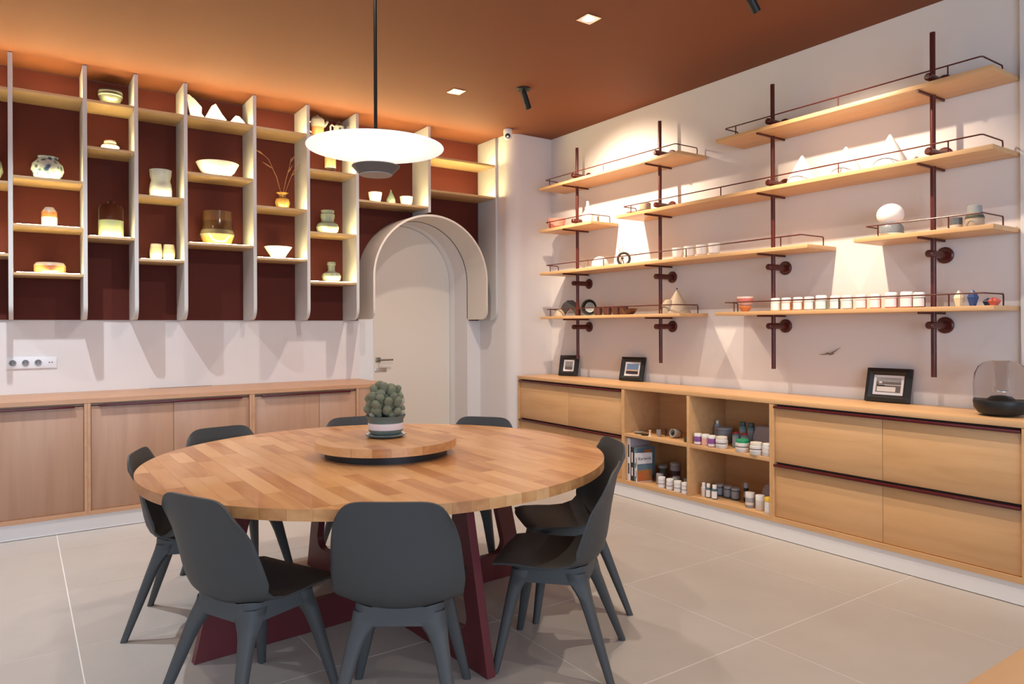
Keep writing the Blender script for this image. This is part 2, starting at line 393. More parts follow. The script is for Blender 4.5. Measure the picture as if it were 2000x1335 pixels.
for c, zs in SH.items():
    x0, x1 = DIV[c] + .0135, DIV[c + 1] - .0135
    for z in zs:
        s = box('shelf', x0, x1, -.332, -.0165, rel(z) - .020, rel(z), 'wood_shelf', ds, .002)
        box('led_strip', x0 + .02, x1 - .02, -.300, -.296, rel(z) + .0003, rel(z) + .0040, 'led', s)

# ------------------------------------------------------------------ sockets on the back wall
sk = thing('socket_strip', 'white wall strip with three round sockets and one data outlet', 'socket', (.082, YB, 1.112))
box('plate', -.152, .152, -.011, -.001, -.042, .042, 'plastic_white', sk, .003)
for k in range(3):
    xx = -.114 + .076 * k
    rg = lathe('socket', [(.0, .002), (.017, .002), (.018, .008), (.021, .008), (.022, 0)], 'plastic_grey', sk, (xx, -.0105, 0), 24, (radians(90), 0, 0))
    for dx in (-.008, .008): lathe('pin_hole', [(0, .004), (.003, .004), (.003, .001)], 'black', rg, (dx, 0, 0), 8)
for dx in (-.008, .008): box('data_port', .114 + dx - .004, .114 + dx + .004, -.0125, -.011, -.004, .003, 'black', sk)

# ------------------------------------------------------------------ left counter: units, worktop, plinth
def rounded_right(x0, x1, y0, y1, r):
    return [(x0, y1), (x0, y0), (x1 - r, y0)] + [(x1 - r + r * cos(radians(a)), y0 + r + r * sin(radians(a))) for a in range(-80, 1, 10)] + [(x1, y1)]
cl = thing('wood_worktop', 'long wooden worktop running below the white back wall', 'worktop', (0, YB, .857))
prism('worktop_slab', [(a, b - YB) for a, b in rounded_right(-1.75, 2.575, 5.53, YB - .003, .22)], 0, .030, 'z', 'wood_lx', cl, bev=.002)
bm = bmesh.new()
for k in range(34): bx(bm, .84 + k * .0135, .84 + k * .0135 + .007, -.05, -.012, .0302, .0312)
tag(finish('vent_slots', bm, 'dark_inside', cl), kind='stuff')
LB = struct(prism('baseboard_back', rounded_right(-1.75, 2.56, 5.556, YB - .01, .2), 0.004, .107, 'z', 'trim'))
def door_unit(xa, xb, seams, label, rnd=False):
    u = thing('cupboard', label, 'cupboard', ((xa + xb) / 2, YB, .108), 0, 'wooden cupboards under the back wall'); w = (xb - xa) / 2
    bm = bmesh.new(); d = YB - 5.532; zt = .748
    bx(bm, -w, -w + .0185, -d, -.004, 0, zt); bx(bm, w - .0185, w, -d, -.004, 0, zt)
    bx(bm, -w + .0185, w - .0185, -d, -.004, 0, .028); bx(bm, -w + .0185, w - .0185, -.02, -.004, .028, zt)
    bx(bm, -w + .0185, w - .0185, -d + .05, -.02, zt - .02, zt)
    finish('carcass', bm, 'wood_lx', u)
    xs = [-w + .0195] + [s - (xa + xb) / 2 for s in seams] + [w - .0195]
    for a, b in zip(xs, xs[1:]):
        dd = box('cupboard_door', a + .0012, b - .0012, -d + .012, -d + .032, .030, zt - .022, 'wood_z', u, .0015)
    box('handle_rail', xs[0] + .05, xs[-1] - .05, -d - .010, -d + .014, zt - .026, zt - .012, 'dark_red', u, .002)
    return u
door_unit(-.683, .379, [-.15], 'pale wood cupboard at the left edge of the photo, below the sockets')
door_unit(.380, 1.449, [.909], 'pale wood two-door cupboard in the middle of the run, left of the round table top')
door_unit(1.450, 2.30, [1.972], 'pale wood cupboard nearest the arched door, behind the cactus')
door_unit(-1.745, -.684, [-1.2], 'pale wood cupboard beyond the left edge of the photo')
ce = thing('rounded_end_panel', 'curved wooden end of the counter beside the door recess', 'panel', (2.30, YB, .108))
prism('end_panel', [(a - 2.30, b - YB) for a, b in rounded_right(2.302, 2.572, 5.534, YB - .006, .22)], 0, .748, 'z', 'wood_z', ce)

# ------------------------------------------------------------------ right counter
rw = thing('pale_worktop', 'long light wooden worktop under the wall shelves holding picture frames', 'worktop', (XR, 3.5, .857))
box('worktop_slab', 3.946 - XR, -.024, 1.385 - 3.5, 5.60 - 3.5, 0, .030, 'wood_y', rw, .002)
struct(box('baseboard_right', 3.958, 4.36, .76, 5.60, .004, .108, 'trim'))
DEP = XR - 3.948
def carcass_y(u, w, mids=(), shelf=None):
    bm = bmesh.new(); zt = .746
    bx(bm, -DEP, -.024, -w, -w + .016, 0, zt); bx(bm, -DEP, -.024, w - .016, w, 0, zt)
    bx(bm, -DEP, -.024, -w + .016, w - .016, 0, .030); bx(bm, -.034, -.024, -w + .016, w - .016, .030, zt)
    finish('carcass', bm, 'wood_y', u)
def drawer_unit(ya, yb, seam, label):
    u = thing('drawer_cabinet', label, 'cabinet', (XR, (ya + yb) / 2, .109)); w = (yb - ya) / 2; zt = .746
    carcass_y(u, w); s = seam - (ya + yb) / 2
    for z0, z1 in ((.033, .353), (.379, .724)):
        for a, b in ((-w + .017, s - .0012), (s + .0012, w - .017)):
            box('drawer', -DEP + .012, -DEP + .032, a, b, z0, z1, 'wood_y', u, .0015)
    box('dark_recess', -DEP + .036, -DEP + .042, -w + .017, w - .017, .031, zt - .002, 'dark_inside', u)
    for z in (.364, .733):
        box('handle_rail', -DEP - .014, -DEP + .012, -w + .020, w - .020, z - .011, z + .004, 'dark_red', u, .002)
drawer_unit(4.154, 5.598, 4.848, 'light wood drawer cabinet in the far corner beside the arched doorway')
drawer_unit(1.400, 2.794, 2.091, 'light wood four-drawer cabinet at the right, under the glass dome')
u = thing('open_cabinet', 'light wood open cabinet with four cubbies of glaze jars and books', 'cabinet', (XR, 3.474, .109))
carcass_y(u, .679)
box('upright', -DEP, -.035, -.012 + .011, .012 + .011, .031, .746, 'wood_y', u, .001)
box('shelf', -DEP, -.035, .0235, .662, .376, .402, 'wood_y', u, .001)
box('shelf', -DEP, -.035, -.662, -.0015, .376, .402, 'wood_y', u, .001)
YM = 3.474

# ------------------------------------------------------------------ wall shelving on steel posts
ws = thing('wall_shelving', 'wooden wall shelves with thin rails on dark red posts', 'shelf', (XR, 3.5, 1.06))
PX = 4.24 - XR
def wy(y): return y - 3.5
def wz(z): return z - 1.06
for y in (5.052, 4.022, 2.982, 1.946):
    lathe('post', [(0, 0), (.0145, 0), (.0145, 1.94), (0, 1.94)], 'pipe_red', ws, (PX, wy(y), 0), 16)
    for z in (1.352, 1.753, 2.325, 2.741):
        mt = tube('wall_mount', [(-.205, 0, 0), (-.198, 0, 0), (-.012, 0, 0)], [.014, .021, .021], 'pipe_red', ws, (0, wy(y), wz(z)), 16)
        lathe('flange', [(0, 0), (.047, 0), (.047, .010), (.040, .016), (0, .016)], 'pipe_red', mt, (-.001, 0, 0), 24, (0, radians(-90), 0))
def wall_shelf(ya, yb, zt, bars, sup):
    s = box('shelf', -.323, -.004, wy(ya), wy(yb), wz(zt) - .025, wz(zt), 'wood_y', ws, .002)
    zr = wz(zt) + .066; x0 = -.293; a, b = wy(ya) + .06, wy(yb) - .055
    pts = [(-.05, a, wz(zt) + .001), (-.05, a, zr - .012), (-.055, a, zr), (x0 + .01, a, zr), (x0, a + .01, zr), (x0, b - .01, zr), (x0 + .01, b, zr), (x0 + .14, b, zr), (x0 + .15, b, zr - .01), (x0 + .15, b, wz(zt) + .001)]
    rl = tube('rail', pts, .0042, 'pipe_red', s, n=8)
    for q in sup: tube('rail_support', [(x0, wy(q), wz(zt) + .001), (x0, wy(q), zr)], .004, 'pipe_red', s, n=8)
    for q in bars: box('bracket_bar', -.315, -.010, wy(q) - .0055, wy(q) + .0055, wz(zt) - .038, wz(zt) - .0255, 'pipe_red', s)
wall_shelf(3.66, 5.395, 2.668, (5.052, 4.022), (5.27, 4.53, 3.87))
wall_shelf(4.655, 5.39, 2.268, (5.052,), (5.27, 4.86))
wall_shelf(1.575, 4.345, 2.270, (4.022, 2.982, 1.946), (4.20, 3.30, 2.42, 1.80))
wall_shelf(1.575, 3.32, 2.672, (2.982, 1.946), (3.17, 2.42, 1.80))
wall_shelf(2.61, 5.39, 1.866, (5.052, 4.022, 2.982), (5.27, 4.53, 3.62, 2.82))
wall_shelf(1.575, 2.31, 1.866, (1.946,), (2.18, 1.80))
wall_shelf(3.66, 5.385, 1.452, (5.052, 4.022), (5.27, 3.87))
wall_shelf(1.575, 3.33, 1.452, (2.982, 1.946), (3.19, 2.42, 1.80))
Z1, Z2, Z3, Z4 = 2.670, 2.2705, 1.8665, 1.4525

# ------------------------------------------------------------------ ceiling fittings
dl_labels = ['square white recessed downlight nearer the pendant lamp, large in the photo', 'small square recessed downlight close to the arched door']
for k, (x, y) in enumerate(DOWNS):
    t = thing('downlight', (dl_labels + ['recessed downlight near the right wall, nearer the viewer than the pendant', 'recessed downlight almost above the pendant lamp', 'recessed downlight left of the table, outside the photo', 'recessed downlight above the front middle chair', 'recessed downlight over the left foreground floor', 'recessed downlight above the work table', 'recessed downlight just past the top edge before the socket strip', 'recessed downlight beyond the left edge by the back wall'])[k], 'light', (x, y, ZC), radians(0), 'square downlights in the ceiling')
    bm = bmesh.new(); s = .055
    for a in range(4):
        aa = radians(90 * a)
        q = [(-s, -s), (s, -s), (s - .012, -s + .012), (-s + .012, -s + .012)]
        q = [(p[0] * cos(aa) - p[1] * sin(aa), p[0] * sin(aa) + p[1] * cos(aa)) for p in q]
        prism_bm(bm, q, -.006, -.0005, 'z')
    finish('frame', bm, 'chrome', t)
    box('reflector', -.043, .043, -.043, .043, -.0030, -.0008, 'plastic_white', t)
    lathe('bulb', [(0, -.011), (.02, -.010), (.028, -.0035), (.0, -.0032)], 'bulb', t, n=20)
sp_labels = ['black ceiling track spot tilted at the far end of the wall shelves', 'black ceiling spot cut off by the top edge of the photo']
for k, (a, b, *_r) in enumerate(SPOTS):
    t = thing('ceiling_spot', sp_labels[k] if k < 2 else 'black ceiling spot aimed at the back wall, outside the photo', 'spotlight', (a[0], a[1], ZC), 0, 'black ceiling spots')
    lathe('canopy', [(0, -.0005), (.056, -.0005), (.056, -.008), (.050, -.014), (0, -.014)], 'black', t)
    ph = a[2] - ZC
    d = (Vector(b) - Vector(a)).normalized(); q = d.to_track_quat('Z', 'Y').to_euler()
    if k == 0: q = Vector((.28, -.12, -.95)).to_track_quat('Z', 'Y').to_euler()
    qv = q.to_matrix() @ Vector((0, 0, 1)); bc_ = qv * .062 + Vector((0, 0, -.030))
    tube('swivel', [(0, 0, -.017), (0, 0, -.034)], .010, 'black', t)
    lathe('barrel', [(.0, -.070), (.018, -.068), (.024, -.062), (.024, .070), (.021, .070), (.020, .055), (0, .050)], 'black', t, bc_, 24, q)
sc = thing('security_camera', 'small white ceiling camera with dark lens above the rounded corner', 'camera', (3.81, 5.55, ZC)); sc.scale = (1.25, 1.25, 1.25)
lathe('housing', [(0, -.0005), (.030, -.0005), (.034, -.010), (.034, -.035), (.030, -.045), (0, -.045)], 'plastic_white', sc)
lathe('camera_ball', [(0.032 * sin(radians(a)), -.050 - .032 * cos(radians(a))) for a in range(0, 181, 15)], 'plastic_white', sc, n=20)
lathe('camera_lens', [(0, .0), (.018, -.001), (.020, -.006), (.0, -.008)][::-1], 'black', sc, (-.018, -.024, -.058), 16, (radians(112), 0, radians(-38)))

# ------------------------------------------------------------------ pendant lamp
PL = (1.405, 3.16, 2.215)
pl = thing('pendant_lamp', 'pendant lamp with wide white glowing disc and small grey bowl over the table', 'lamp', (PL[0], PL[1], ZC))
pz = PL[2] - ZC
def arcprof(R, d, z, n=14): return [(R * i / n, z + d * (1 - (i / n) ** 2)) for i in range(n + 1)]
lathe('ceiling_rose', [(0, -.0005), (.06, -.0005), (.06, -.02), (.02, -.03), (0, -.03)], 'black_rod', pl)
lathe('rod', [(0, pz + .01), (.0085, pz + .01), (.0085, -.025), (0, -.025)], 'black_rod', pl, n=12)
R_ = .322
lathe('lamp_shade', [(0, pz + .012), (.10, pz + .010), (.25, pz + .004), (R_, pz - .004), (R_ + .001, pz - .007), (R_ - .001, pz - .010), (.25, pz - .004), (.1, pz + .003), (0, pz + .005)][::-1], 'lamp_disc', pl, n=72, ang=1.2)
lathe('stem', [(0, pz - .1265), (.006, pz - .1265), (.006, pz + .002), (0, pz + .004)], 'chrome', pl, n=10)
bw = lathe('lamp_bowl', [(0, pz - .134), (.078, pz - .134), (.110, pz - .100), (.113, pz - .098), (.113, pz - .094), (.108, pz - .094), (.072, pz - .127), (0, pz - .127)], 'lamp_bowl', pl, n=48)
lathe('bowl_base', [(0, pz - .1375), (.076, pz - .1375), (.077, pz - .1343), (0, pz - .1343)], 'lamp_bowl_under', pl, n=48)
lathe('light_source', [(0, pz - .104), (.028, pz - .104), (.030, pz - .112), (0, pz - .113)], 'glow', pl, n=24)
lp = bpy.data.lights.new('lamp_light', 'SPOT'); lp.energy = 42; lp.color = (1, .88, .74); lp.shadow_soft_size = .03; lp.spot_size = radians(150); lp.spot_blend = .6
lo = bpy.data.objects.new('lamp_light', lp); lo.location = (0, 0, pz - .092); lo.rotation_euler = (pi, 0, 0); link(lo, pl)

# ------------------------------------------------------------------ round table
TX, TY, TR = 1.433, 3.160, 1.053
def staves(parent, R, z0, z1, sw, seed, lo=.28, hi=.62, bev=0):
    rnd = random.Random(seed); circ = [(R * cos(2 * pi * i / 144), R * sin(2 * pi * i / 144)) for i in range(144)]
    x = -R; gp = .00025; k = 0
    while x < R - 1e-6:
        x1 = min(x + sw, R); y = -R - rnd.uniform(0, hi)
        while y < R:
            y1 = y + rnd.uniform(lo, hi)
            p = clip(circ, x + gp, x1 - gp, y + gp, y1 - gp)
            if len(p) >= 3:
                q = [p[0]]
                for v in p[1:]:
                    if abs(v[0] - q[-1][0]) + abs(v[1] - q[-1][1]) > 1e-5: q.append(v)
                ar = abs(sum(q[i - 1][0] * q[i][1] - q[i][0] * q[i - 1][1] for i in range(len(q)))) / 2
                if len(q) >= 3 and ar > 2e-5:
                    prism('stave', q, z0, z1, 'z', 'stave', parent, smooth=False); k += 1
            y = y1
        x = x1
    return k
rt = thing('round_table', 'large round butcher-block dining table on a dark red trestle base', 'table', (TX, TY, 0))
staves(rt, TR, .710, .750, .0702, 3)
tf = [(-.86, 0), (.86, 0), (.70, .7085), (-.70, .7085)]
def side(x, z, s): return s * (abs(x) - (z / .7085) * .16)
def frame_poly():
    """closed panel frame: two slanted legs, a foot beam and a top beam around a rounded opening"""
    bm = bmesh.new(); t = .019
    ox = lambda z: .86 - .16 * z / .7085
    zi0, zi1, r = .135, .63, .06
    ix = lambda z: .745 - .13 * (z / .7085)
    inner = []
    for (cx, cz, a0) in ((ix(zi0) - r, zi0 + r, -90), (ix(zi1) - r, zi1 - r, 0)):
        inner += [(cx + r * cos(radians(a)), cz + r * sin(radians(a))) for a in range(a0, a0 + 91, 15)]
    inner = inner + [(-x, z) for x, z in reversed(inner)]
    outer = []
    for (x, z) in inner:
        a = x / (abs(x) + 1e-9)
        if z <= zi0 + r + 1e-6 and abs(x) < ix(zi0) - 1e-3 and False: pass
        outer.append(None)
    n = len(inner)
    # outer loop matched one to one by casting from the centre
    cz = .36
    for i, (x, z) in enumerate(inner):
        dx, dz = x, z - cz; best = 1e9
        for (p, q) in (((-.86, 0), (.86, 0)), ((.86, 0), (.70, .7085)), ((.70, .7085), (-.70, .7085)), ((-.70, .7085), (-.86, 0))):
            ex, ez = q[0] - p[0], q[1] - p[1]; den = dx * ez - dz * ex
            if abs(den) < 1e-9: continue
            s = ((p[0]) * ez - (p[1] - cz) * ex) / den
            u_ = ((p[0]) * dz - (p[1] - cz) * dx) / den
            if s > 0 and -1e-6 <= u_ <= 1 + 1e-6: best = min(best, s)
        outer[i] = (dx * best, cz + dz * best)
    for (corner) in ((.86, 0), (.70, .7085), (-.70, .7085), (-.86, 0)):
        i = min(range(n), key=lambda k: (outer[k][0] - corner[0]) ** 2 + (outer[k][1] - corner[1]) ** 2); outer[i] = corner
    vi = [[bm.verts.new((x, s * t, z)) for x, z in inner] for s in (-1, 1)]
    vo = [[bm.verts.new((x, s * t, z)) for x, z in outer] for s in (-1, 1)]
    for i in range(n):
        j = (i + 1) % n
        for k in (0, 1): bm.faces.new((vi[k][i], vi[k][j], vo[k][j], vo[k][i]))
        bm.faces.new((vi[0][i], vi[0][j], vi[1][j], vi[1][i])); bm.faces.new((vo[0][i], vo[0][j], vo[1][j], vo[1][i]))
    return bm
f1 = finish('base_frame', frame_poly(), 'table_red', rt, (0, 0, .0015), (0, 0, radians(4)), ang=.4)
f2 = bpy.data.objects.new('base_frame', f1.data); link(f2, rt); f2.location = (0, 0, .0015); f2.rotation_euler = (0, 0, radians(94))

# lazy susan and cactus
ls = thing('lazy_susan', 'round wooden turntable on a black ring in the table centre', 'turntable', (1.45, 3.150, .7505))
lathe('turntable_base', [(0, 0), (.288, 0), (.290, .036), (0, .036)], 'black', ls, n=64)
staves(ls, .332, .0365, .0745, .0702, 11, .2, .4)
cz0 = .7505 + .0755
pc = thing('potted_cactus', 'bushy green cactus in green pot with white band on the turntable', 'plant', (1.462, 3.185, cz0))
lathe('saucer', [(0, 0), (.075, 0), (.094, .009), (.097, .013), (.095, .014), (.085, .010), (.07, .006), (0, .006)], 'pot_green', pc, n=48)
lathe('saucer_rim', [(.086, .0105), (.0945, .0146), (.090, .0146), (.082, .011)], 'plastic_white', pc, n=48)
banded('pot_band', [(0, (.10, .135, .12)), (.36, (.72, .62, .60)), (.66, (.10, .135, .12))], .104, .5)
lathe('pot', [(0, .0075), (.055, .0075), (.072, .016), (.083, .034), (.085, .070), (.085, .082), (.094, .100), (.096, .104), (.092, .104), (.080, .082), (.078, .03), (0, .03)], 'pot_band', pc, n=48)
lathe('soil', [(0, .088), (.05, .090), (.080, .086), (.080, .080), (0, .08)], 'soil', pc, n=32)
rc = random.Random(5)
def blob(r, l, seed):
    bm = bmesh.new(); bmesh.ops.create_icosphere(bm, subdivisions=3, radius=1)
    for v in bm.verts:
        k = 1 + .10 * sin(v.co.x * 5 + seed) * sin(v.co.z * 4 + seed) 
        zz = v.co.z; w_ = (1 - abs(zz) ** 3) ** .5 / max((1 - zz * zz) ** .5, .05) if abs(zz) < .999 else 1
        v.co = Vector((v.co.x * r * k * w_, v.co.y * r * k * w_, (zz * .5 + .5) * l))
    return bm
BL = [finish('cactus_stem', blob(.5, 1, s), 'cactus', pc) for s in range(3)]
protos = [b.data for b in BL]
for b in BL: bpy.data.objects.remove(b)
pale = [p.copy() for p in protos]
for p in pale: p.materials[0] = M['cactus_pale']
stems = []
for ring, (cnt, rr, z, tilt, ln, wd) in enumerate(((10, .060, .094, 38, .046, .034), (9, .060, .114, 48, .060, .046), (9, .062, .142, 40, .056, .050), (8, .058, .170, 36, .052, .050), (7, .046, .196, 26, .048, .048), (5, .026, .212, 14, .046, .050), (8, .03, .11, 15, .08, .055), (5, .025, .17, 8, .06, .055))):
    for k in range(cnt):
        a = 2 * pi * (k + rc.random() * .6) / cnt + ring * .7
        l = ln * rc.uniform(.75, 1.2); wd_ = wd * rc.uniform(.8, 1.15); tl = radians(tilt * rc.uniform(.7, 1.3))
        isp = rc.random() < .14 and ring < 4
        o = bpy.data.objects.new('cactus_stem', (pale if isp else protos)[rc.randrange(3)]); link(o, pc)
        o.location = (rr * cos(a) * rc.uniform(.8, 1.05), rr * sin(a) * rc.uniform(.8, 1.05), z + rc.uniform(-.008, .008))
        o.rotation_euler = (0, tl, a); o.scale = (wd_ * .85, wd_, l)

# ------------------------------------------------------------------ chairs
def chair_shell():
    prof = [(.222, .418), (.205, .428), (.16, .430), (.09, .423), (.02, .413), (-.05, .405), (-.11, .404), (-.155, .414), (-.185, .437), (-.203, .470), (-.214, .515), (-.222, .57), (-.231, .63), (-.242, .69), (-.253, .745), (-.262, .792)]
    P = [Vector((0, a, b)) for a, b in prof]
    hw = [.196, .205, .211, .213, .214, .216, .219, .223, .226, .227, .226, .222, .216, .208, .199, .188]
    up = [-.004, .0, .004, .010, .016, .026, .042, .060, .072, .076, .072, .062, .050, .036, .022, .010]
    nu = 20; bm = bmesh.new(); top = []; bot = []
    for i, p in enumerate(P):
        t = (P[min(i + 1, len(P) - 1)] - P[max(i - 1, 0)]).normalized(); nrm = Vector((0, -t.z, t.y))
        if nrm.z < 0 and i < 6: nrm = -nrm
        nrm = Vector((0, -t.z, t.y)) * -1 if (Vector((0, -t.z, t.y)).dot(Vector((0, .6, .8))) < 0) else Vector((0, -t.z, t.y))
        ra = []; rb = []
        for j in range(nu + 1):
            s = -1 + 2 * j / nu; s = sin(s * pi / 2) * .55 + s * .45
            q = p.copy()
            # rounded top corners
            if i >= len(P) - 4:
                k = (i - (len(P) - 4)) / 3
                q += t * (-.060 * k * abs(s) ** 7)
            if i <= 1: q += t * (.028 * (1 - i) * abs(s) ** 5)
            wdt = hw[i] * (1 - (.07 * ((i - 13) / 2) ** 2 if i > 13 else 0) * 0)
            q = q + nrm * (up[i] * abs(s) ** 2.2) + Vector((s * wdt, 0, 0))
            ra.append(bm.verts.new(q)); rb.append(bm.verts.new(q - nrm * .008))
        top.append(ra); bot.append(rb)
    m = len(P)
    for i in range(m - 1):
        for j in range(nu):
            bm.faces.new((top[i][j], top[i][j + 1], top[i + 1][j + 1], top[i + 1][j]))
            bm.faces.new((bot[i][j], bot[i + 1][j], bot[i + 1][j + 1], bot[i][j + 1]))
    for i in range(m - 1):
        for j in (0, nu): bm.faces.new((top[i][j], top[i + 1][j], bot[i + 1][j], bot[i][j]))
    for i in (0, m - 1):
        for j in range(nu): bm.faces.new((top[i][j], top[i][j + 1], bot[i][j + 1], bot[i][j]))
    return bm
def loft(bm, secs):
    """secs: list of 8-vertex rings"""
    R = [[bm.verts.new(v) for v in s] for s in secs]; n = len(R[0])
    for A, B in zip(R, R[1:]):
        for k in range(n): bm.faces.new((A[k], A[(k + 1) % n], B[(k + 1) % n], B[k]))
    bm.faces.new(R[0]); bm.faces.new(R[-1])
def rect8(c, w, d, cham=.25, rz=0):
    a, b = w / 2, d / 2; ca, cb = a * (1 - cham), b * (1 - cham)
    pts = [(a, cb), (ca, b), (-ca, b), (-a, cb), (-a, -cb), (-ca, -b), (ca, -b), (a, -cb)]
    return [(c[0] + x * cos(rz) - y * sin(rz), c[1] + x * sin(rz) + y * cos(rz), c[2]) for x, y in pts]
def apron_bm():
    bm = bmesh.new(); th = .026
    def ringpts(o):
        w, yf, yb, r = .153 - o, .148 - o, -.155 + o, .06
        pts = []
        for cx, cy, a0 in ((w - r, yf - r, 0), (-w + r, yf - r, 90), (-w + r, yb + r, 180), (w - r, yb + r, 270)):
            pts += [(cx + r * cos(radians(a)), cy + r * sin(radians(a))) for a in range(a0, a0 + 91, 18)]
        return pts
    A = ringpts(0); B = ringpts(th)
    PY = [(.222, .418, 0), (.16, .430, .004), (.09, .423, .010), (.02, .413, .016), (-.05, .405, .026), (-.11, .404, .042), (-.155, .414, .060), (-.185, .437, .072), (-.203, .47, .076)]
    def zt(x, y):
        for (a, b, c), (d, e, f) in zip(PY, PY[1:]):
            if a >= y >= d:
                k = (a - y) / (a - d); return b + (e - b) * k - .012 + (c + (f - c) * k) * (abs(x) / .215) ** 2.2
        return .40
    def zb(x, y):    # lower edge arched up between the legs
        m = min(abs(abs(x)), 1); k = max(abs(x) / .158, 0); e = max(abs(y + .013) / .163, 0); c = (k * e) ** 2
        return .352 - .014 * c
    va = [bm.verts.new((x, y, zt(x, y))) for x, y in A]; vb = [bm.verts.new((x, y, zt(x, y))) for x, y in B]
    wa = [bm.verts.new((x * 1.03, y * 1.03, zb(x, y))) for x, y in A]; wb = [bm.verts.new((x, y, zb(x, y))) for x, y in B]
    n = len(A)
    for i in range(n):
        j = (i + 1) % n
        bm.faces.new((va[i], va[j], wa[j], wa[i])); bm.faces.new((vb[i], vb[j], wb[j], wb[i]))
        bm.faces.new((va[i], va[j], vb[j], vb[i])); bm.faces.new((wa[i], wa[j], wb[j], wb[i]))
    return bm
def leg_bm(sx, front):
    bm = bmesh.new()
    if front: top = (.130, .122); foot = (.198, .185)
    else: top = (.130, -.128); foot = (.198, -.252)
    sy = 1 if front else -1
    # flare towards the apron's inner span, thin at the floor
    secs = []
    for z, w, d in ((.392, .112, .092), (.374, .108, .088), (.358, .098, .080), (.342, .082, .068), (.322, .068, .057), (.298, .058, .049), (.25, .050, .043), (.12, .039, .035), (.0005, .028, .027)):
        k = max(0, (.385 - z) / .385); k2 = k
        cx = top[0] + (foot[0] - top[0]) * k2; cy = top[1] + (foot[1] - top[1]) * k2
        cx = cx - (w - .05) * .5; cy = cy - sy * (d - .045) * .5
        secs.append(rect8((cx * sx, cy, z), w, d, .42))
    loft(bm, secs); return bm
ch = thing('dining_chair', 'x', 'chair', (0, 0, 0), 0, 'moulded dark grey chairs round the table')
finish('seat_shell', chair_shell(), 'chair', ch, ang=1.1)
finish('seat_frame', apron_bm(), 'chair_leg', ch, ang=.8)
for sx in (-1, 1):
    finish('leg', leg_bm(sx, True), 'chair_leg', ch, ang=.95); finish('leg', leg_bm(sx, False), 'chair_leg', ch, ang=.95)
CH = [((.985, 2.105), 55, 'dark grey moulded chair in the front middle, back turned to the viewer'),
      ((.475, 2.575), 24, 'dark grey moulded chair at front left, turned three-quarters away'),
      ((.448, 3.68), -22, 'dark grey chair at the far left of the table, behind the front left one'),
      ((.945, 4.29), -80, 'dark grey chair back showing over the table before the two-door cupboard'),
      ((1.75, 4.27), -98, 'dark grey chair whose back just shows left of the cactus pot'),
      ((2.40, 3.77), -141, 'dark grey chair back showing over the table in front of the arched door'),
      ((2.44, 2.63), 157, 'dark grey chair at the right rear, tucked in behind the right front chair'),
      ((1.985, 2.125), 131, 'dark grey chair at front right seen side-on with its seat facing left')]
for k, ((x, y), deg, lab) in enumerate(CH):
    c = ch if k == 0 else copy_tree(ch)
    c['label'] = lab; a = radians(deg)
    c.location = (x + .262 * cos(a), y + .262 * sin(a), 0); c.rotation_euler = (0, 0, a - pi / 2)

# ------------------------------------------------------------------ second table at the lower right
t2 = thing('work_table', 'corner of a light wood table at the bottom right of the photo', 'table', (2.35, 0, 0))
box('tabletop', -1.1, 1.1, -.45, .551, .715, .750, 'wood_x', t2, .002)
for sx in (-1, 1):
    for y in (-.38, .47): box('leg', sx * .95 - .03, sx * .95 + .03, y - .03, y + .03, .0005, .7145, 'black', t2, .003)

# ------------------------------------------------------------------ ceramics on the back wall shelves
YI = 6.0
SP = .0008
def vase(name, label, cat, x, z, prof, m, y=YI, group=None, n=40, **k):
    o = lathe(name, prof, m, None, (x, y, z + SP), n, **k); return tag(o, label, cat, group)
def hollow(prof, t=.004, base=.006):
    """outer profile from base to rim -> closed thin-walled vessel"""
    out = [(0, 0)] + prof
    inn = [(max(r - t, .001), z) for r, z in reversed(prof) if z > base]
    return out + inn + [(0, base)]
def scale(prof, r, h): 
    R = max(p[0] for p in prof); Hh = max(p[1] for p in prof); return [(a * r / R, b * h / Hh) for a, b in prof]
vase('floral_jar', 'squat round jar with blue and green leaf pattern on the left column', 'jar', .176, 2.396, hollow(scale([(.5, 0), (.8, .12), (1, .42), (.93, .68), (.62, .88), (.60, .93), (.66, 1)], .100, .168)), 'cer_floral')
banded('band_orange', [(0, (.50, .46, .40)), (.50, (.50, .13, .035)), (.76, (.40, .33, .28))], .142)
vase('banded_jar', 'small white faceted jar with orange band and sloping shoulders', 'jar', .186, 2.069, hollow(scale([(.80, 0), (.98, .15), (1, .5), (.98, .76), (.52, 1), (.46, 1)], .049, .142)), 'band_orange', n=12)
banded('band_flat', [(0, (.40, .12, .04)), (.12, (.46, .16, .05)), (.78, (.50, .38, .26))], .072)
vase('flat_pot', 'low wide orange pot with pale rim on the lowest left shelf', 'pot', .188, 1.74, hollow(scale([(.80, 0), (1, .25), (1, .72), (.9, .95), (.84, 1)], .096, .080)), 'band_flat')
banded('band_dark', [(0, (.055, .058, .042)), (.66, (.45, .42, .32)), (.72, (.03, .03, .022)), (.88, (.45, .42, .32)), (.95, (.03, .03, .022))], .11)
sb = vase('striped_bowl', 'dark olive bowl with two pale stripes near its rim on the top shelf', 'bowl', .567, 2.985, hollow(scale([(.38, 0), (.42, .10), (.8, .3), (1, .66), (1, .85), (.93, 1)], .081, .118)), 'band_dark')
lp_ = thing('lidded_pot', 'small white lidded pot on the shelf below the striped bowl', 'pot', (.564, YI, 2.654 + SP))
lathe('pot_body', scale([(0, 0), (.7, 0), (.92, .25), (1, .66), (.95, .78), (.70, 1), (0, 1)], .061, .056), 'cer_white', lp_)
lathe('lid', [(0, .0565), (.040, .0565), (.042, .070), (.035, .082), (0, .084)], 'cer_beige', lp_)
bj = thing('glass_bottle_jar', 'large amber glass bottle jar with narrow top and pale green lower half', 'jar', (.567, YI, 2.019 + SP))
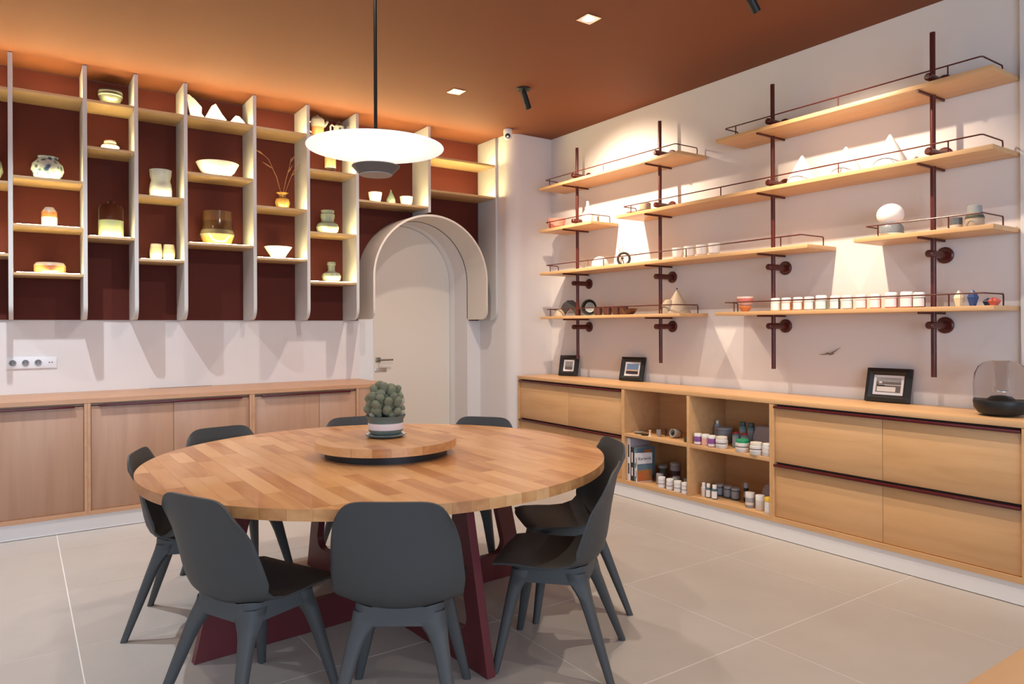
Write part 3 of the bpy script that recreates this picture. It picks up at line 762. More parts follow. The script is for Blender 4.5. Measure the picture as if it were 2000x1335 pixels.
banded('cloche_low', [(0, (.40, .36, .18)), (.30, (.24, .27, .15)), (.97, (.30, .18, .07))], .13)
lathe('jar_base', hollow([(.079, 0), (.082, .01), (.082, .128)], .003), 'cloche_low', bj)
lathe('glass_top', [(.0815, .129), (.0815, .215), (.070, .240), (.045, .250), (.024, .254), (.018, .275), (0, .276), (0, .273), (.015, .272), (.020, .251), (.044, .246), (.067, .237), (.078, .213), (.078, .129)], 'amber_glass', bj, n=40)
vase('waisted_vase', 'tall matt white vase pinched below the rim beside the third divider', 'vase', .90, 2.344, hollow(scale([(.82, 0), (.97, .1), (1, .28), (.92, .5), (.82, .62), (.93, .8), (.97, 1)], .080, .215)), 'cer_grey')
for x, lab in ((.866, 'left one of two touching striped glazed cups'), (.955, 'right one of two touching striped glazed cups')):
    banded('cup_bands%d' % (x * 1000), [(0, (.45, .40, .28)), (.42, (.28, .24, .16)), (.8, (.36, .32, .24))], .128)
    vase('glazed_cup', lab, 'cup', x, 1.87, hollow(scale([(.78, 0), (.98, .25), (1, .55), (.82, 1)], .044, .125)), 'cup_bands%d' % (x * 1000), group='pair of striped cups')
def shard(label, x, pts, th=.035, rz=0, y=YI):
    o = prism('porcelain_shard', pts, -th / 2, th / 2, 'y', 'porcelain', None, (x, y, 2.982 + SP), (0, 0, rz), bev=.005)
    return tag(o, label, 'ornament', 'white folded porcelain pieces')
shard('white folded porcelain piece nearest the divider, tallest and steepest', 1.152, [(-.035, 0), (.055, 0), (.062, .028), (.040, .055), (.042, .105), (-.005, .155), (-.050, .190), (-.075, .190), (-.055, .10)])
shard('white folded porcelain piece with a double peak, middle of three', 1.287, [(-.085, 0), (.075, 0), (.088, .035), (.055, .075), (.008, .150), (-.022, .128), (-.045, .080)], .05)
shard('smallest white folded porcelain piece, right end of the three', 1.462, [(-.075, 0), (.085, 0), (.060, .035), (.015, .080), (-.015, .082), (-.050, .035)], .04)
vase('wide_bowl', 'wide flared white bowl on the shelf under the porcelain pieces', 'bowl', 1.316, 2.551, hollow(scale([(.38, 0), (.55, .12), (.8, .45), (1, 1)], .160, .115), .006), 'cer_white', y=6.02)
banded('gold_band', [(0, (.34, .19, .05)), (.22, (.22, .18, .10)), (.45, (.08, .035, .012)), (.72, (.12, .055, .02))], .27, .15)
vase('amber_vase', 'large glossy amber vase with straight neck and bulging foot', 'vase', 1.317, 2.013, hollow(scale([(.58, 0), (.8, .06), (1, .32), (.95, .40), (.83, .55), (.84, .8), (.84, 1)], .131, .272), .005), 'gold_band', y=6.045)
gv = thing('grass_vase', 'small gold vase with flared lip holding dried grass stems', 'vase', (1.824, YI, 2.343 + SP))
lathe('vase_body', hollow(scale([(.4, 0), (.85, .15), (1, .4), (.85, .62), (.42, .76), (.42, .88), (.82, 1)], .063, .140), .003), 'cer_amber', gv)
for pts in ([(0, 0, .10), (-.05, -.02, .26), (-.12, -.03, .40), (-.20, -.04, .46)], [(.0, 0, .10), (.03, -.01, .26), (.055, -.02, .36), (.07, -.02, .44)], [(.01, 0, .10), (.06, .01, .24), (.10, .01, .34)]):
    g_ = tube('grass_stem', pts, .0018, 'straw', gv, n=5)
    for k in (1, 2):
        q = Vector(pts[k]).lerp(Vector(pts[k + 1]), .5) if k + 1 < len(pts) else Vector(pts[k]); d = (Vector(pts[-1]) - Vector(pts[-2])).normalized()
        tube('seed_head', [q, q + d * .03 + Vector((-.012 * (1 if pts[-1][0] < 0 else -1), 0, 0)), q + d * .07 + Vector((-.028 * (1 if pts[-1][0] < 0 else -1), 0, 0))], [.001, .0045, .001], 'straw', g_, n=5)
vase('conical_bowl', 'small bright white conical bowl on the lowest shelf of the fifth column', 'bowl', 1.787, 1.926, hollow(scale([(.42, 0), (.6, .35), (1, 1)], .112, .102), .005), 'porcelain')
# jug, teapot, glass in the sixth column
banded('jug_band', [(0, (.45, .15, .06)), (.52, (.42, .40, .34))], .19)
jg = thing('lidded_jug', 'tall jug with orange lower half and grey top behind the pendant lamp', 'jug', (2.130, YI, 2.980 + SP))
lathe('jug_body', hollow(scale([(.70, 0), (.86, .2), (.88, .48), (.98, .75), (.90, .86)], .058, .165)), 'jug_band', jg)
lathe('lid', [(0, .166), (.058, .166), (.040, .184), (.010, .197), (.008, .205), (0, .206)], 'cer_grey', jg)
tube('handle', [(-.058, 0, .140), (-.092, 0, .135), (-.098, 0, .10), (-.085, 0, .065), (-.056, 0, .05)], .008, 'cer_white', jg)
tube('spout', [(.050, 0, .12), (.075, 0, .145), (.088, 0, .165)], [.02, .014, .010], 'cer_grey', jg)
tp_ = thing('teapot', 'small patterned teapot with pale loops next to the tall jug', 'teapot', (2.322, YI, 2.980 + SP))
lathe('teapot_body', hollow(scale([(.6, 0), (.95, .25), (1, .5), (.8, .9), (.5, 1)], .055, .150)), 'cer_floral', tp_)
lathe('lid', [(0, .151), (.03, .151), (.022, .165), (.007, .172), (.009, .184), (0, .187)], 'cer_brown', tp_)
tube('handle', [(-.045, 0, .13), (-.065, 0, .142), (-.078, 0, .125), (-.076, 0, .06), (-.05, 0, .045)], .008, 'cer_white', tp_)
tube('spout', [(.040, 0, .06), (.066, 0, .09), (.072, 0, .13), (.084, 0, .15)], [.016, .012, .010, .008], 'cer_white', tp_)
gc = thing('drinking_glass', 'straight clear glass with orange tint just under the pendant disc', 'glass', (2.242, YI, 2.691 + SP))
lathe('glass_wall', hollow([(.040, 0), (.042, .02), (.047, .155)], .003, .016), 'clear_glass', gc)
banded('tint', [(0, (.50, .46, .30)), (.4, (.50, .28, .12))], .14)
lathe('painted_band', [(.0475, .050), (.0485, .150), (.0480, .150), (.047, .050)], 'tint', gc)
vase('gourd_vase', 'wide double-bulb sage vase with collar rim on the third shelf from below', 'vase', 2.215, 2.165, hollow(scale([(.55, 0), (.9, .12), (1, .28), (.88, .42), (.56, .52), (.54, .60), (.62, .72), (.62, .84), (.55, .88), (.60, 1)], .097, .205)), 'cer_sage')
vase('bottle_vase', 'small sage bottle vase with narrow neck on the lowest shelf near the arch', 'vase', 2.247, 1.747, hollow(scale([(.5, 0), (.9, .12), (1, .3), (.85, .44), (.40, .54), (.34, .62), (.38, .85), (.46, .88), (.40, 1)], .083, .178)), 'cer_sage')
vase('tilted_cup', 'pale cup with uneven rim left of the green bottle', 'cup', 2.660, 2.475, hollow(scale([(.66, 0), (.84, .4), (1, 1)], .062, .098)), 'cer_white', group='pale cups over the arch')
vase('green_bottle', 'small green pear-shaped bottle between two pale cups', 'bottle', 2.815, 2.475, hollow(scale([(.8, 0), (1, .14), (.98, .35), (.55, .65), (.22, .85), (.12, 1)], .042, .140), .002), 'green_glass')
vase('pale_cup', 'pale straight cup right of the green bottle', 'cup', 2.970, 2.475, hollow(scale([(.70, 0), (.86, .4), (1, 1)], .061, .090)), 'cer_white', group='pale cups over the arch')
vase('edge_vase', 'rounded glazed vase cut by the left edge of the photo', 'vase', -.162, 2.35, hollow(scale([(.6, 0), (1, .4), (.9, .7), (.6, 1)], .085, .19)), 'cer_sage')

# ------------------------------------------------------------------ things on the wall shelves
XI = 4.20
def wv(name, label, cat, y, z, prof, m, x=XI, group=None, n=32, **k): return tag(lathe(name, prof, m, None, (x, y, z + SP), n, **k), label, cat, group)
wv('pink_bowl', 'pink speckled bowl at the left end of the short upper shelf', 'bowl', 5.30, Z2, hollow(scale([(.5, 0), (.85, .3), (1, 1)], .088, .10), .005), 'cer_pink', x=4.19)
wv('necked_bottle', 'white round bottle with long narrow neck on the short upper shelf', 'bottle', 4.86, Z2, hollow(scale([(.7, 0), (1, .2), (1, .36), (.7, .55), (.26, .66), (.22, 1)], .052, .205), .003), 'cer_bright', x=4.20)
wv('shallow_dish', 'shallow beige dish at the left end of the long upper shelf', 'dish', 4.255, Z2, hollow(scale([(.5, 0), (.8, .4), (1, 1)], .052, .022), .004), 'cer_beige', x=4.16)
st = thing('stacked_dish_cup', 'low grey dish with an upturned beige cup standing on it', 'dish', (4.19, 4.135, Z2 + SP))
lathe('dish', hollow(scale([(.5, 0), (.8, .4), (1, 1)], .066, .024), .004), 'cer_grey', st)
lathe('cup', [(0, .0065), (.040, .0065), (.046, .02), (.044, .075), (.038, .083), (0, .083)], 'cer_beige', st)
def cone_house(y, r, h, lab):
    t = thing('ceramic_cone', lab, 'ornament', (4.20, y, Z2 + SP), 0, 'white ceramic cones on the long shelf')
    lathe('cone_body', [(0, 0), (r, 0), (r * 1.01, .012), (r * .90, h * .22), (r * .08, h * .97), (0, h)], 'cer_bright', t, n=40, ang=1)
    # rounded opening lip at the front
    rr = r * .62; d = r * .80
    pts = [(-d, rr * cos(radians(a)), .004 + .62 * rr * sin(radians(a))) for a in range(0, 181, 12)]
    tube('opening_rim', pts, .004, 'cer_grey', t, n=6)
    lathe('opening', [(rr * sin(radians(a)) , rr * .9 * cos(radians(a)) * .62) for a in range(0, 91, 15)][::-1], 'cer_bright', t, (-d * .72, 0, .004), 24, sx=.5)
cone_house(2.735, .097, .19, 'white ceramic cone nearest the third post, left of three')
cone_house(2.435, .092, .185, 'white ceramic cone in the middle of the three')
cone_house(2.165, .098, .20, 'white ceramic cone at the right, the largest of three')
gl = thing('globe_ornament', 'white glossy globe resting on an upturned grey glazed bowl', 'ornament', (4.20, 2.165, Z3 + SP))
lathe('glazed_stand', [(0, 0), (.072, 0), (.073, .018), (.070, .022), (.069, .055), (.058, .074), (.045, .078), (0, .078)], 'cer_slate', gl)
lathe('stand_foot', [(.0745, 0), (.0750, .016), (.0735, .018), (.0732, 0)], 'cer_cream', gl)
lathe('globe', [(.0735 * sin(radians(a)), .132 - .065 * cos(radians(a))) for a in range(0, 181, 8)], 'cer_bright', gl, n=40)
dc = thing('two_tone_cup', 'small straight cup, dark grey above and cream below', 'cup', (4.205, 1.812, Z3 + SP))
banded('twotone', [(0, (.62, .50, .36)), (.42, (.12, .125, .13))], .070)
lathe('cup_body', hollow([(.029, 0), (.0305, .01), (.0305, .068)], .003), 'twotone', dc)
tw = thing('stacked_beakers', 'two grey beakers stacked rim to rim beside the two-tone cup', 'beaker', (4.20, 1.718, Z3 + SP))
lathe('lower_beaker', [(0, 0), (.043, 0), (.045, .006), (.044, .060), (.041, .068), (0, .068)], 'cer_beige', tw)
lathe('glazed_ring', [(.0455, .052), (.0460, .056), (.042, .0695), (.0405, .0695), (.044, .052)], 'cer_dark', tw)
lathe('upper_beaker', [(0, .0695), (.038, .0695), (.033, .120), (.029, .123), (0, .123)], 'cer_grey', tw)
tube('arch_mark', [(-.045, .026 * cos(radians(a)), .004 + .034 * sin(radians(a))) for a in range(0, 181, 15)], .002, 'cer_grey', tw, n=6)
wv('white_dome', 'bright white dome ornament on the long middle shelf near the first post', 'ornament', 4.70, Z3, [(0, 0), (.062, 0)] + [(.072 * cos(radians(a)), .030 + .072 * sin(radians(a))) for a in range(-20, 90, 10)] + [(0, .102)], 'cer_bright', x=4.20)
wv('slim_white_bottle', 'slim white bottle standing behind the black ring candle holder', 'bottle', 4.50, Z3, hollow(scale([(.9, 0), (1, .2), (1, .5), (.55, .68), (.5, 1)], .034, .150), .003), 'cer_bright', x=4.23)
rg = thing('ring_candle_holder', 'black ring-shaped candle holder with one slim white candle', 'candle holder', (4.20, 4.40, Z3 + SP), radians(35))
finish('holder_ring', tube_bm(bmesh.new(), [(0, .050 * cos(radians(a)), .056 + .050 * sin(radians(a))) for a in range(0, 360, 10)], .0105, 10, True), 'cer_black', rg)
lathe('ring_foot', [(0, 0), (.022, 0), (.022, .003), (0, .003)], 'cer_black', rg)
lathe('candle_cup', [(0, .055), (.010, .055), (.012, .070), (.0, .070)], 'cer_black', rg, (0, .012, 0))
tube('cup_arm', [(0, .012, .056), (0, .002, .030), (0, 0, .012)], .004, 'cer_black', rg)
lathe('candle', [(0, .0705), (.0065, .0705), (.006, .165), (0, .167)], 'cer_bright', rg, (0, .012, 0), 12)
cw = None
for k, y in enumerate((3.80, 3.685, 3.565, 3.45)):
    lab = ['leftmost of four translucent white cups with tapered foot', 'second from left of four translucent white cups', 'third from left of four translucent white cups', 'rightmost of four translucent white cups with tapered foot'][k]
    wv('white_cup', lab, 'cup', y, Z3, hollow(scale([(.42, 0), (.50, .06), (.86, .24), (.94, .5), (1, 1)], .044, .092), .003), 'cer_bright', x=4.20, group='white cups on the middle shelf')
# lowest left shelf
hp = tag(prism('arched_plate', [(-.105, 0), (-.100, .06), (-.065, .118), (-.025, .148), (.030, .148), (.070, .118), (.092, .07), (.080, 0), (.050, 0), (.030, .045), (.0, .070), (-.035, .045), (-.060, 0)], -.006, .006, 'x', 'cer_black', None, (4.225, 5.15, Z4 + .0655), (0, radians(12), radians(32)), bev=.001), 'dark arched plate piece propped upright at the left end of the low shelf', 'ornament')
hp.location.z = Z4 + .003
wv('grey_stacked_dishes', 'pale grey stacked dishes at the very left of the low shelf', 'dish', 5.330, Z4, [(0, 0), (.030, 0), (.044, .04), (.045, .045), (.035, .047), (.047, .075), (.044, .078), (0, .06)], 'cer_grey', x=4.24)
wv('small_pale_cone', 'small pale cone in front of the dark arched plate', 'ornament', 5.17, Z4, [(0, 0), (.055, 0), (.04, .04), (.01, .072), (0, .074)], 'cer_beige', x=4.12)
db = thing('upright_bowl', 'dark bowl propped on its side with a grey inside, left of the brown mugs', 'bowl', (4.21, 4.845, Z4 + .0745), radians(30))
lathe('bowl_shell', hollow(scale([(.4, 0), (.8, .35), (1, 1)], .073, .060), .005), 'cer_black', db, (.03, 0, 0), 32, (0, radians(-90), 0))
lathe('pale_inside', [(.0, .012), (.03, .016), (.046, .035)], 'cer_grey', db, (.03, 0, 0), 32, (0, radians(-90), 0))
for k, y in enumerate((4.725, 4.605, 4.49, 4.40)):
    lab = ['brown glazed mug next to the upright bowl', 'second brown glazed mug from the left', 'third brown glazed mug from the left', 'last brown glazed mug, next to the shallow bowl'][k]
    t = thing('brown_mug', lab, 'mug', (4.20, y, Z4 + SP), 0, 'brown mugs on the low shelf')
    lathe('mug_body', hollow(scale([(.8, 0), (1, .12), (1, 1)], .036, .074), .003), 'cer_brown', t)
    tube('handle', [(0, .034, .060), (0, .052, .056), (0, .055, .035), (0, .048, .018), (0, .034, .014)], .005, 'cer_brown', t, n=6)
wv('shallow_brown_bowl', 'wide shallow olive-brown bowl right of the mugs', 'bowl', 4.285, Z4, hollow(scale([(.45, 0), (.8, .35), (1, 1)], .066, .050), .004), 'cer_brown', x=4.15)
bc = thing('beige_cone', 'tall beige ceramic cone with a rounded lobe leaning in front', 'ornament', (4.21, 3.82, Z4 + SP))
lathe('cone_body', [(0, 0), (.108, 0), (.100, .02), (.05, .11), (.014, .168), (.004, .188), (0, .19)], 'cer_beige', bc, n=40, ang=1)
lathe('rounded_lobe', [(0, 0), (.064, 0), (.062, .03), (.050, .075), (.028, .105), (0, .112)], 'cer_beige', bc, (-.055, .035, 0), 32)
lathe('peg_hole', [(0, -.001), (.004, -.001), (.004, .002), (0, .002)], 'black', bc, (-.114, -.02, .02), 10, (0, radians(-90), 0))
lathe('cone_tip', [(0, .186), (.006, .188), (.005, .197), (0, .198)], 'cer_black', bc, n=10)
# lowest right shelf
pf = thing('footed_bowl', 'red and white painted bowl on a flared orange foot', 'bowl', (4.19, 3.175, Z4 + SP))
lathe('foot', [(0, 0), (.024, 0), (.030, .010), (.045, .030), (.046, .038), (.03, .042), (0, .042)], 'cer_orange', pf)
banded('redbowl', [(0, (.60, .16, .10)), (.40, (.74, .52, .46)), (.66, (.60, .18, .14)), (.88, (.78, .60, .52))], .105)
lathe('bowl', [(0, .0425), (.028, .0425), (.048, .06), (.055, .078), (.056, .105), (.052, .105), (.050, .08), (.03, .055), (0, .05)], 'redbowl', pf)
JY = [(2.930, 0, 'cer_cream'), (2.848, 0, 'cer_orange'), (2.762, 0, 'cer_orange'), (2.682, 0, 'grey_blue'), (2.598, 1, 'cer_teal'), (2.503, 0, 'cer_teal'), (2.423, 0, 'cer_grey'), (2.337, 0, 'cer_orange'), (2.250, 0, 'cer_orange'), (2.157, 1, 'cer_red'), (2.068, 1, 'cer_red'), (2.000, 0, 'cer_brown')]
ORD = ['leftmost white-lidded glaze jar, beside the third post', 'second white-lidded glaze jar from the left', 'third white-lidded glaze jar from the left', 'fourth white-lidded glaze jar from the left, blue side', 'fifth white-lidded glaze jar from the left, slightly larger', 'sixth white-lidded glaze jar from the left', 'seventh white-lidded glaze jar, under the bright wall patch', 'eighth white-lidded glaze jar, under the bright wall patch', 'fourth white-lidded glaze jar from the right end', 'third white-lidded glaze jar from the right, red side', 'second white-lidded glaze jar from the right, red side', 'last white-lidded glaze jar, brown, by the fourth post']
for (y, big, m), lab in zip(JY, ORD):
    r = .034 if big else .0305; h = .092 if big else .086
    t = thing('glaze_jar', lab, 'jar', (4.19, y, Z4 + SP), 0, 'white-lidded glaze jars on the low shelf')
    lathe('jar_body', [(0, 0), (r - .003, 0), (r, .004), (r, h * .64), (0, h * .64)], m, t)
    lathe('lid', [(0, h * .645), (r * .98, h * .645), (r * .98, h * .93), (r * .85, h), (0, h)], 'lid_white', t)
    bm = bmesh.new(); A = [radians(a) for a in range(118, 272, 14)]
    lo_ = [bm.verts.new(((r + .0006) * cos(a), (r + .0006) * sin(a), h * .07)) for a in A]; hi_ = [bm.verts.new(((r + .0006) * cos(a), (r + .0006) * sin(a), h * .60)) for a in A]
    for i in range(len(A) - 1): bm.faces.new((lo_[i], lo_[i + 1], hi_[i + 1], hi_[i]))
    finish('label', bm, 'label_white', t)
def gem(label, y, r, h, m, x=4.18, n=5):
    t = tag(lathe('faceted_ornament', [(0, 0), (r * .55, 0), (r, h * .52), (r * .75, h * .70), (0, h)], m, None, (x, y, Z4 + SP), n, ang=.1), label, 'ornament', 'faceted ceramic ornaments')
    return t
gem('cream faceted crystal-shaped ornament, pointed top', 1.790, .028, .088, 'cer_cream')
gem('blue faceted crystal-shaped ornament, pointed top', 1.722, .029, .090, 'cer_blue')
t = gem('low navy faceted ornament between the blue and red ones', 1.672, .030, .044, 'cer_navy', x=4.24)
t = gem('low red faceted ornament at the right end of the low shelf', 1.617, .033, .045, 'cer_red', x=4.17)
# small bird figure on the wall
bd = thing('wall_bird', 'tiny metal seagull with spread wings mounted on the wall', 'ornament', (4.372, 2.655, 1.168))
finish('bird_body', tube_bm(bmesh.new(), [(0, .022, .004), (0, .012, .003), (0, -.004, -.002), (0, -.022, .000), (0, -.034, .005)], [.003, .0058, .0065, .004, .001], 8), 'bird', bd)
finish('wing', tube_bm(bmesh.new(), [(0, .006, 0), (-.004, .035, -.004), (-.004, .072, -.006)], [.0045, .0035, .001], 6), 'bird', bd)
finish('wing', tube_bm(bmesh.new(), [(0, -.014, .004), (-.006, -.040, .018), (-.008, -.082, .044)], [.0045, .0035, .001], 6), 'bird', bd)
tube('mount_pin', [(0, 0, 0), (.0105, 0, 0)], .0015, 'bird', bd, n=6)

# ------------------------------------------------------------------ picture frames and glass dome on the pale worktop
ZW = .887 + SP
def photo_frame(label, y, w, h, art, rz=0, x=4.30):
    t = thing('picture_frame', label, 'picture frame', (x, y, ZW), rz, 'black framed photos on the pale worktop')
    rt_ = (0, radians(15), 0); fw = .042
    # frame built in local YZ plane facing -X, leaning back
    bm = bmesh.new(); a, b = w / 2, h
    o_ = [(-a, 0), (a, 0), (a, b), (-a, b)]; i_ = [(-a + fw, fw), (a - fw, fw), (a - fw, b - fw), (-a + fw, b - fw)]
    def V(p, x_): return bm.verts.new((x_, p[0], p[1]))
    of = [V(p, -.010) for p in o_]; ob = [V(p, .010) for p in o_]; inf = [V(p, -.004) for p in i_]; inb = [V(p, .010) for p in i_]
    mid_ = [((p[0] * .45 + q[0] * .55), (p[1] * .45 + q[1] * .55)) for p, q in zip(o_, i_)]; mf = [V(p, -.018) for p in mid_]
    for k in range(4):
        j = (k + 1) % 4
        bm.faces.new((of[k], of[j], mf[j], mf[k])); bm.faces.new((mf[k], mf[j], inf[j], inf[k])); bm.faces.new((inf[k], inf[j], inb[j], inb[k])); bm.faces.new((of[k], of[j], ob[j], ob[k])); bm.faces.new((ob[k], ob[j], inb[j], inb[k]))
    fr = finish('frame', bm, 'black', t, (0, 0, .004), rt_, ang=.3)
    box('mount_board', -.0015, .004, -a + fw - .002, a - fw + .002, fw - .002, b - fw + .002, 'paper', fr)
    mw = .016; y0, y1, z0, z1 = -a + fw + mw, a - fw - mw, fw + mw, b - fw - mw
    ph = box('photo', -.0022, -.0016, y0, y1, z0, z1, art[0], fr)
    for (f0, f1_, g0, g1, m) in art[1:]:
        box('photo_detail', -.0027, -.00225, y1 + (y0 - y1) * f1_, y1 + (y0 - y1) * f0, z0 + (z1 - z0) * g0, z0 + (z1 - z0) * g1, m, ph)
    box('easel_back', .030, .034, -.02, .02, .002, h * .6, 'black', t)
    return t
photo_frame('black framed grey seascape photo, farthest one beside the corner', 5.255, .195, .195, ['photo_grey', (0, 1, 0, .35, 'photo_dark')], radians(24), 4.285)
photo_frame('black framed blue sky sunset photo, middle frame on the worktop', 4.415, .235, .205, ['photo_sky', (0, 1, 0, .30, 'photo_ground'), (0, 1, .30, .42, 'photo_sun')], radians(12), 4.29)
photo_frame('black framed grey interior photo, nearest and largest frame below the bird', 2.245, .262, .205, ['photo_dark', (0, 1, .72, 1, 'photo_grey'), (.05, .8, .05, .38, 'label_paper'), (.1, 1, .5, .54, 'label_paper'), (.05, .35, .42, .52, 'black'), (.12, .24, .62, .78, 'cer_bright')], radians(3), 4.30)
gd = thing('glass_dome_speaker', 'smoky glass dome with black rounded base at the right edge', 'speaker', (4.15, 1.578, ZW))
lathe('base', [(0, 0), (.06, 0), (.100, .012), (.120, .040), (.124, .075), (.122, .080), (0, .080)], 'black', gd, n=64)
lathe('glass_dome', [(.122, .0805), (.122, .16), (.117, .215), (.100, .252), (.075, .272), (.04, .282), (0, .284), (0, .281), (.04, .279), (.073, .269), (.097, .250), (.114, .214), (.119, .16), (.119, .0805)], 'smoke_glass', gd, n=64, ang=1.2)
lathe('inner_tube', [(.024, .125), (.022, .16), (.027, .25), (.040, .277), (.038, .278), (.025, .25), (.020, .16), (.022, .125)], 'smoke_glass', gd, n=32, ang=1.2)
lathe('inner_cone', [(0, .0805), (.055, .0805), (.035, .100), (.012, .105), (0, .106)], 'black', gd, n=32)
lathe('inner_ring', [(.028, .123), (.034, .123), (.034, .126), (.028, .126)], 'chrome', gd, n=32)

# ------------------------------------------------------------------ contents of the open cabinet
ZA, ZB = .109 + .402 + SP, .109 + .030 + SP
def jar(name, label, cat, x, y, z, r, h, body, lid, lidh=.018, lab=None, group=None, neck=0, lr=1.0):
    t = thing(name, label, cat, (x, y, z), 0, group); hb = h - lidh - neck
    lathe('jar_body', [(0, 0), (r * .92, 0), (r, r * .12), (r, hb - r * .1), (r * .9, hb), (r * .85, h - lidh), (0, h - lidh)], body, t, n=28)
    lathe('lid', [(0, h - lidh + .0005), (r * lr, h - lidh + .0005), (r * lr, h - .002), (r * lr * .96, h), (0, h)], lid, t, n=28)
    if lab:
        bm = bmesh.new(); A = [radians(a) for a in range(140, 271, 13)]; rr = r + .0006
        for z0, z1, m in lab:
            bm = bmesh.new()
            lo_ = [bm.verts.new((rr * cos(a), rr * sin(a), hb * z0)) for a in A]; hi_ = [bm.verts.new((rr * cos(a), rr * sin(a), hb * z1)) for a in A]
            for i in range(len(A) - 1): bm.faces.new((lo_[i], lo_[i + 1], hi_[i + 1], hi_[i]))
            finish('label', bm, m, t); rr += .0004
    return t
# upper left cubby
wv('pale_shell_dish', 'flat pale dish at the back left of the upper left cubby', 'dish', 4.05, ZA - SP, hollow(scale([(.5, 0), (.85, .5), (1, 1)], .042, .012), .003), 'cer_grey', x=4.02)
wv('dark_saucer', 'small dark saucer in front of the little white posts', 'dish', 3.955, ZA - SP, hollow(scale([(.5, 0), (.85, .5), (1, 1)], .034, .008), .003), 'cer_black', x=3.99)
wv('spool_figure', 'tiny cream spool-shaped piece beside the dark saucer', 'ornament', 3.895, ZA - SP, [(0, 0), (.014, 0), (.007, .012), (.007, .036), (.011, .046), (0, .047)], 'cer_cream', x=3.985)
wv('grey_small_cup', 'small grey and cream cup right of the spool piece', 'cup', 3.845, ZA - SP, hollow([(.012, 0), (.018, .02), (.019, .052)], .003), 'cer_grey', x=4.03)
wv('dark_sliver', 'thin dark upright piece behind the small grey cup', 'ornament', 3.83, ZA - SP, [(0, 0), (.007, 0), (.006, .058), (0, .06)], 'cer_black', x=4.09)
mf = thing('tipped_mug', 'white mug with dark end lying on its side in the upper left cubby', 'mug', (4.07, 3.72, ZA + .0305))
lathe('mug_body', hollow(scale([(.85, 0), (1, .2), (1, 1)], .030, .075), .004), 'cer_white', mf, (.045, 0, 0), 28, (0, radians(-82), 0))
lathe('dark_end', [(0, -.001), (.026, -.001), (.028, .006), (.0, .006)], 'cer_dark', mf, (.048, 0, -.0), 28, (0, radians(-82), 0))
lathe('hollow_dark', [(0, .0755), (.012, .0755), (.012, .074), (0, .074)], 'black', mf, (.045, -.002, -.006), 16, (0, radians(-82), 0))
wv('dark_small_pot', 'small dark pot at the right end of the upper left cubby', 'pot', 3.545, ZA - SP, hollow([(.014, 0), (.017, .01), (.016, .034)], .003), 'cer_dark', x=3.995)
# upper right cubby
jar('purple_jar', 'purple-labelled glaze jar with white lid at the left end of the row', 'jar', 3.985, 3.425, ZA, .0275, .078, 'label_purple', 'lid_white', .020, [(.08, .38, 'label_paper')])
jar('peach_jar', 'peach-labelled glaze jar between two purple ones', 'jar', 3.992, 3.362, ZA, .0275, .078, 'pale_plastic', 'lid_white', .020, [(.1, .9, 'label_peach')])
jar('purple_jar', 'purple-labelled glaze jar touching the cream-lidded glass jar', 'jar', 3.985, 3.300, ZA, .0275, .078, 'label_purple', 'lid_white', .020, [(.08, .38, 'label_paper')])
jar('cream_lid_jar', 'squat jar with cream lid and paper label right of the purple jars', 'jar', 3.992, 3.222, ZA, .041, .080, 'pale_plastic', 'lid_cream', .020, [(.32, .85, 'label_paper'), (.55, .64, 'ink')], lr=.93)
jar('green_lid_jar', 'squat glass jar with a bright green lid', 'jar', 3.990, 3.050, ZA, .045, .082, 'pale_plastic', 'lid_green', .020, [(.30, .88, 'label_paper'), (.55, .64, 'ink')], lr=.95)
jar('cream_lid_jar', 'squat jar with cream lid in front of the plastic bag', 'jar', 3.975, 2.930, ZA, .041, .080, 'pale_plastic', 'lid_cream', .020, [(.40, .88, 'label_paper'), (.60, .68, 'ink')], lr=.93)
jar('white_lid_jar', 'white-lidded jar at the right end, half hidden by the upright', 'jar', 3.990, 2.850, ZA, .037, .080, 'pale_plastic', 'lid_white', .020, [(.40, .88, 'label_paper')], lr=.95)
jar('white_cap_bottle', 'blue-grey bottle with white cap at the back of the cubby', 'bottle', 4.22, 3.445, ZA, .024, .150, 'grey_blue', 'lid_white', .026, [(.2, .85, 'grey_plastic')], neck=.01, lr=.52)
jar('lidded_tub', 'large pale grey tub with wide lid behind the cream-lidded jar', 'tub', 4.20, 3.375 - .01, ZA, .054, .112, 'grey_blue', 'grey_plastic', .018, lr=1.06)
for k, (x, y, z, lab) in enumerate(((4.20, 3.205, ZA, 'tall teal bottle behind the green-lidded jar, left of the pair'), (4.20, 3.135, ZA, 'tall teal bottle behind the green-lidded jar, right of the pair'), (4.10, 3.185, ZA, 'short teal paint bottle in front of the left tall one'), (4.10, 3.115, ZA, 'short teal paint bottle in front of the right tall one'))):
    jar('teal_bottle', lab, 'bottle', x, y, z, .026, .165 if k < 2 else .105, 'cer_teal', 'glaze_teal' if k < 2 else 'red_ink', .030 if k < 2 else .012, [(.1, .9, 'grey_blue')], neck=.004, lr=.8, group='teal paint bottles')
bg = thing('plastic_bag', 'clear plastic bag of folded contents in the right of the upper cubby', 'bag', (4.20, 3.02, ZA))
bm = bmesh.new(); bmesh.ops.create_icosphere(bm, subdivisions=3, radius=1)
for v in bm.verts:
    c = v.co; c = Vector([math.copysign(abs(q_) ** .45, q_) for q_ in c]); k = 1 + .5 * 0 + .10 * sin(9 * c.y + 4 * c.z) + .06 * sin(14 * c.z + 5 * c.x)
    v.co = Vector((c.x * .040 * k * (1.15 - .5 * c.z), c.y * .080 * (1 + .05 * sin(9 * c.z)), .080 + c.z * .080 * (1 + .04 * sin(7 * c.y))))
mnz = min(v.co.z for v in bm.verts)
for v in bm.verts: v.co.z -= mnz
finish('bag_film', bm, 'bag', bg, ang=.5)
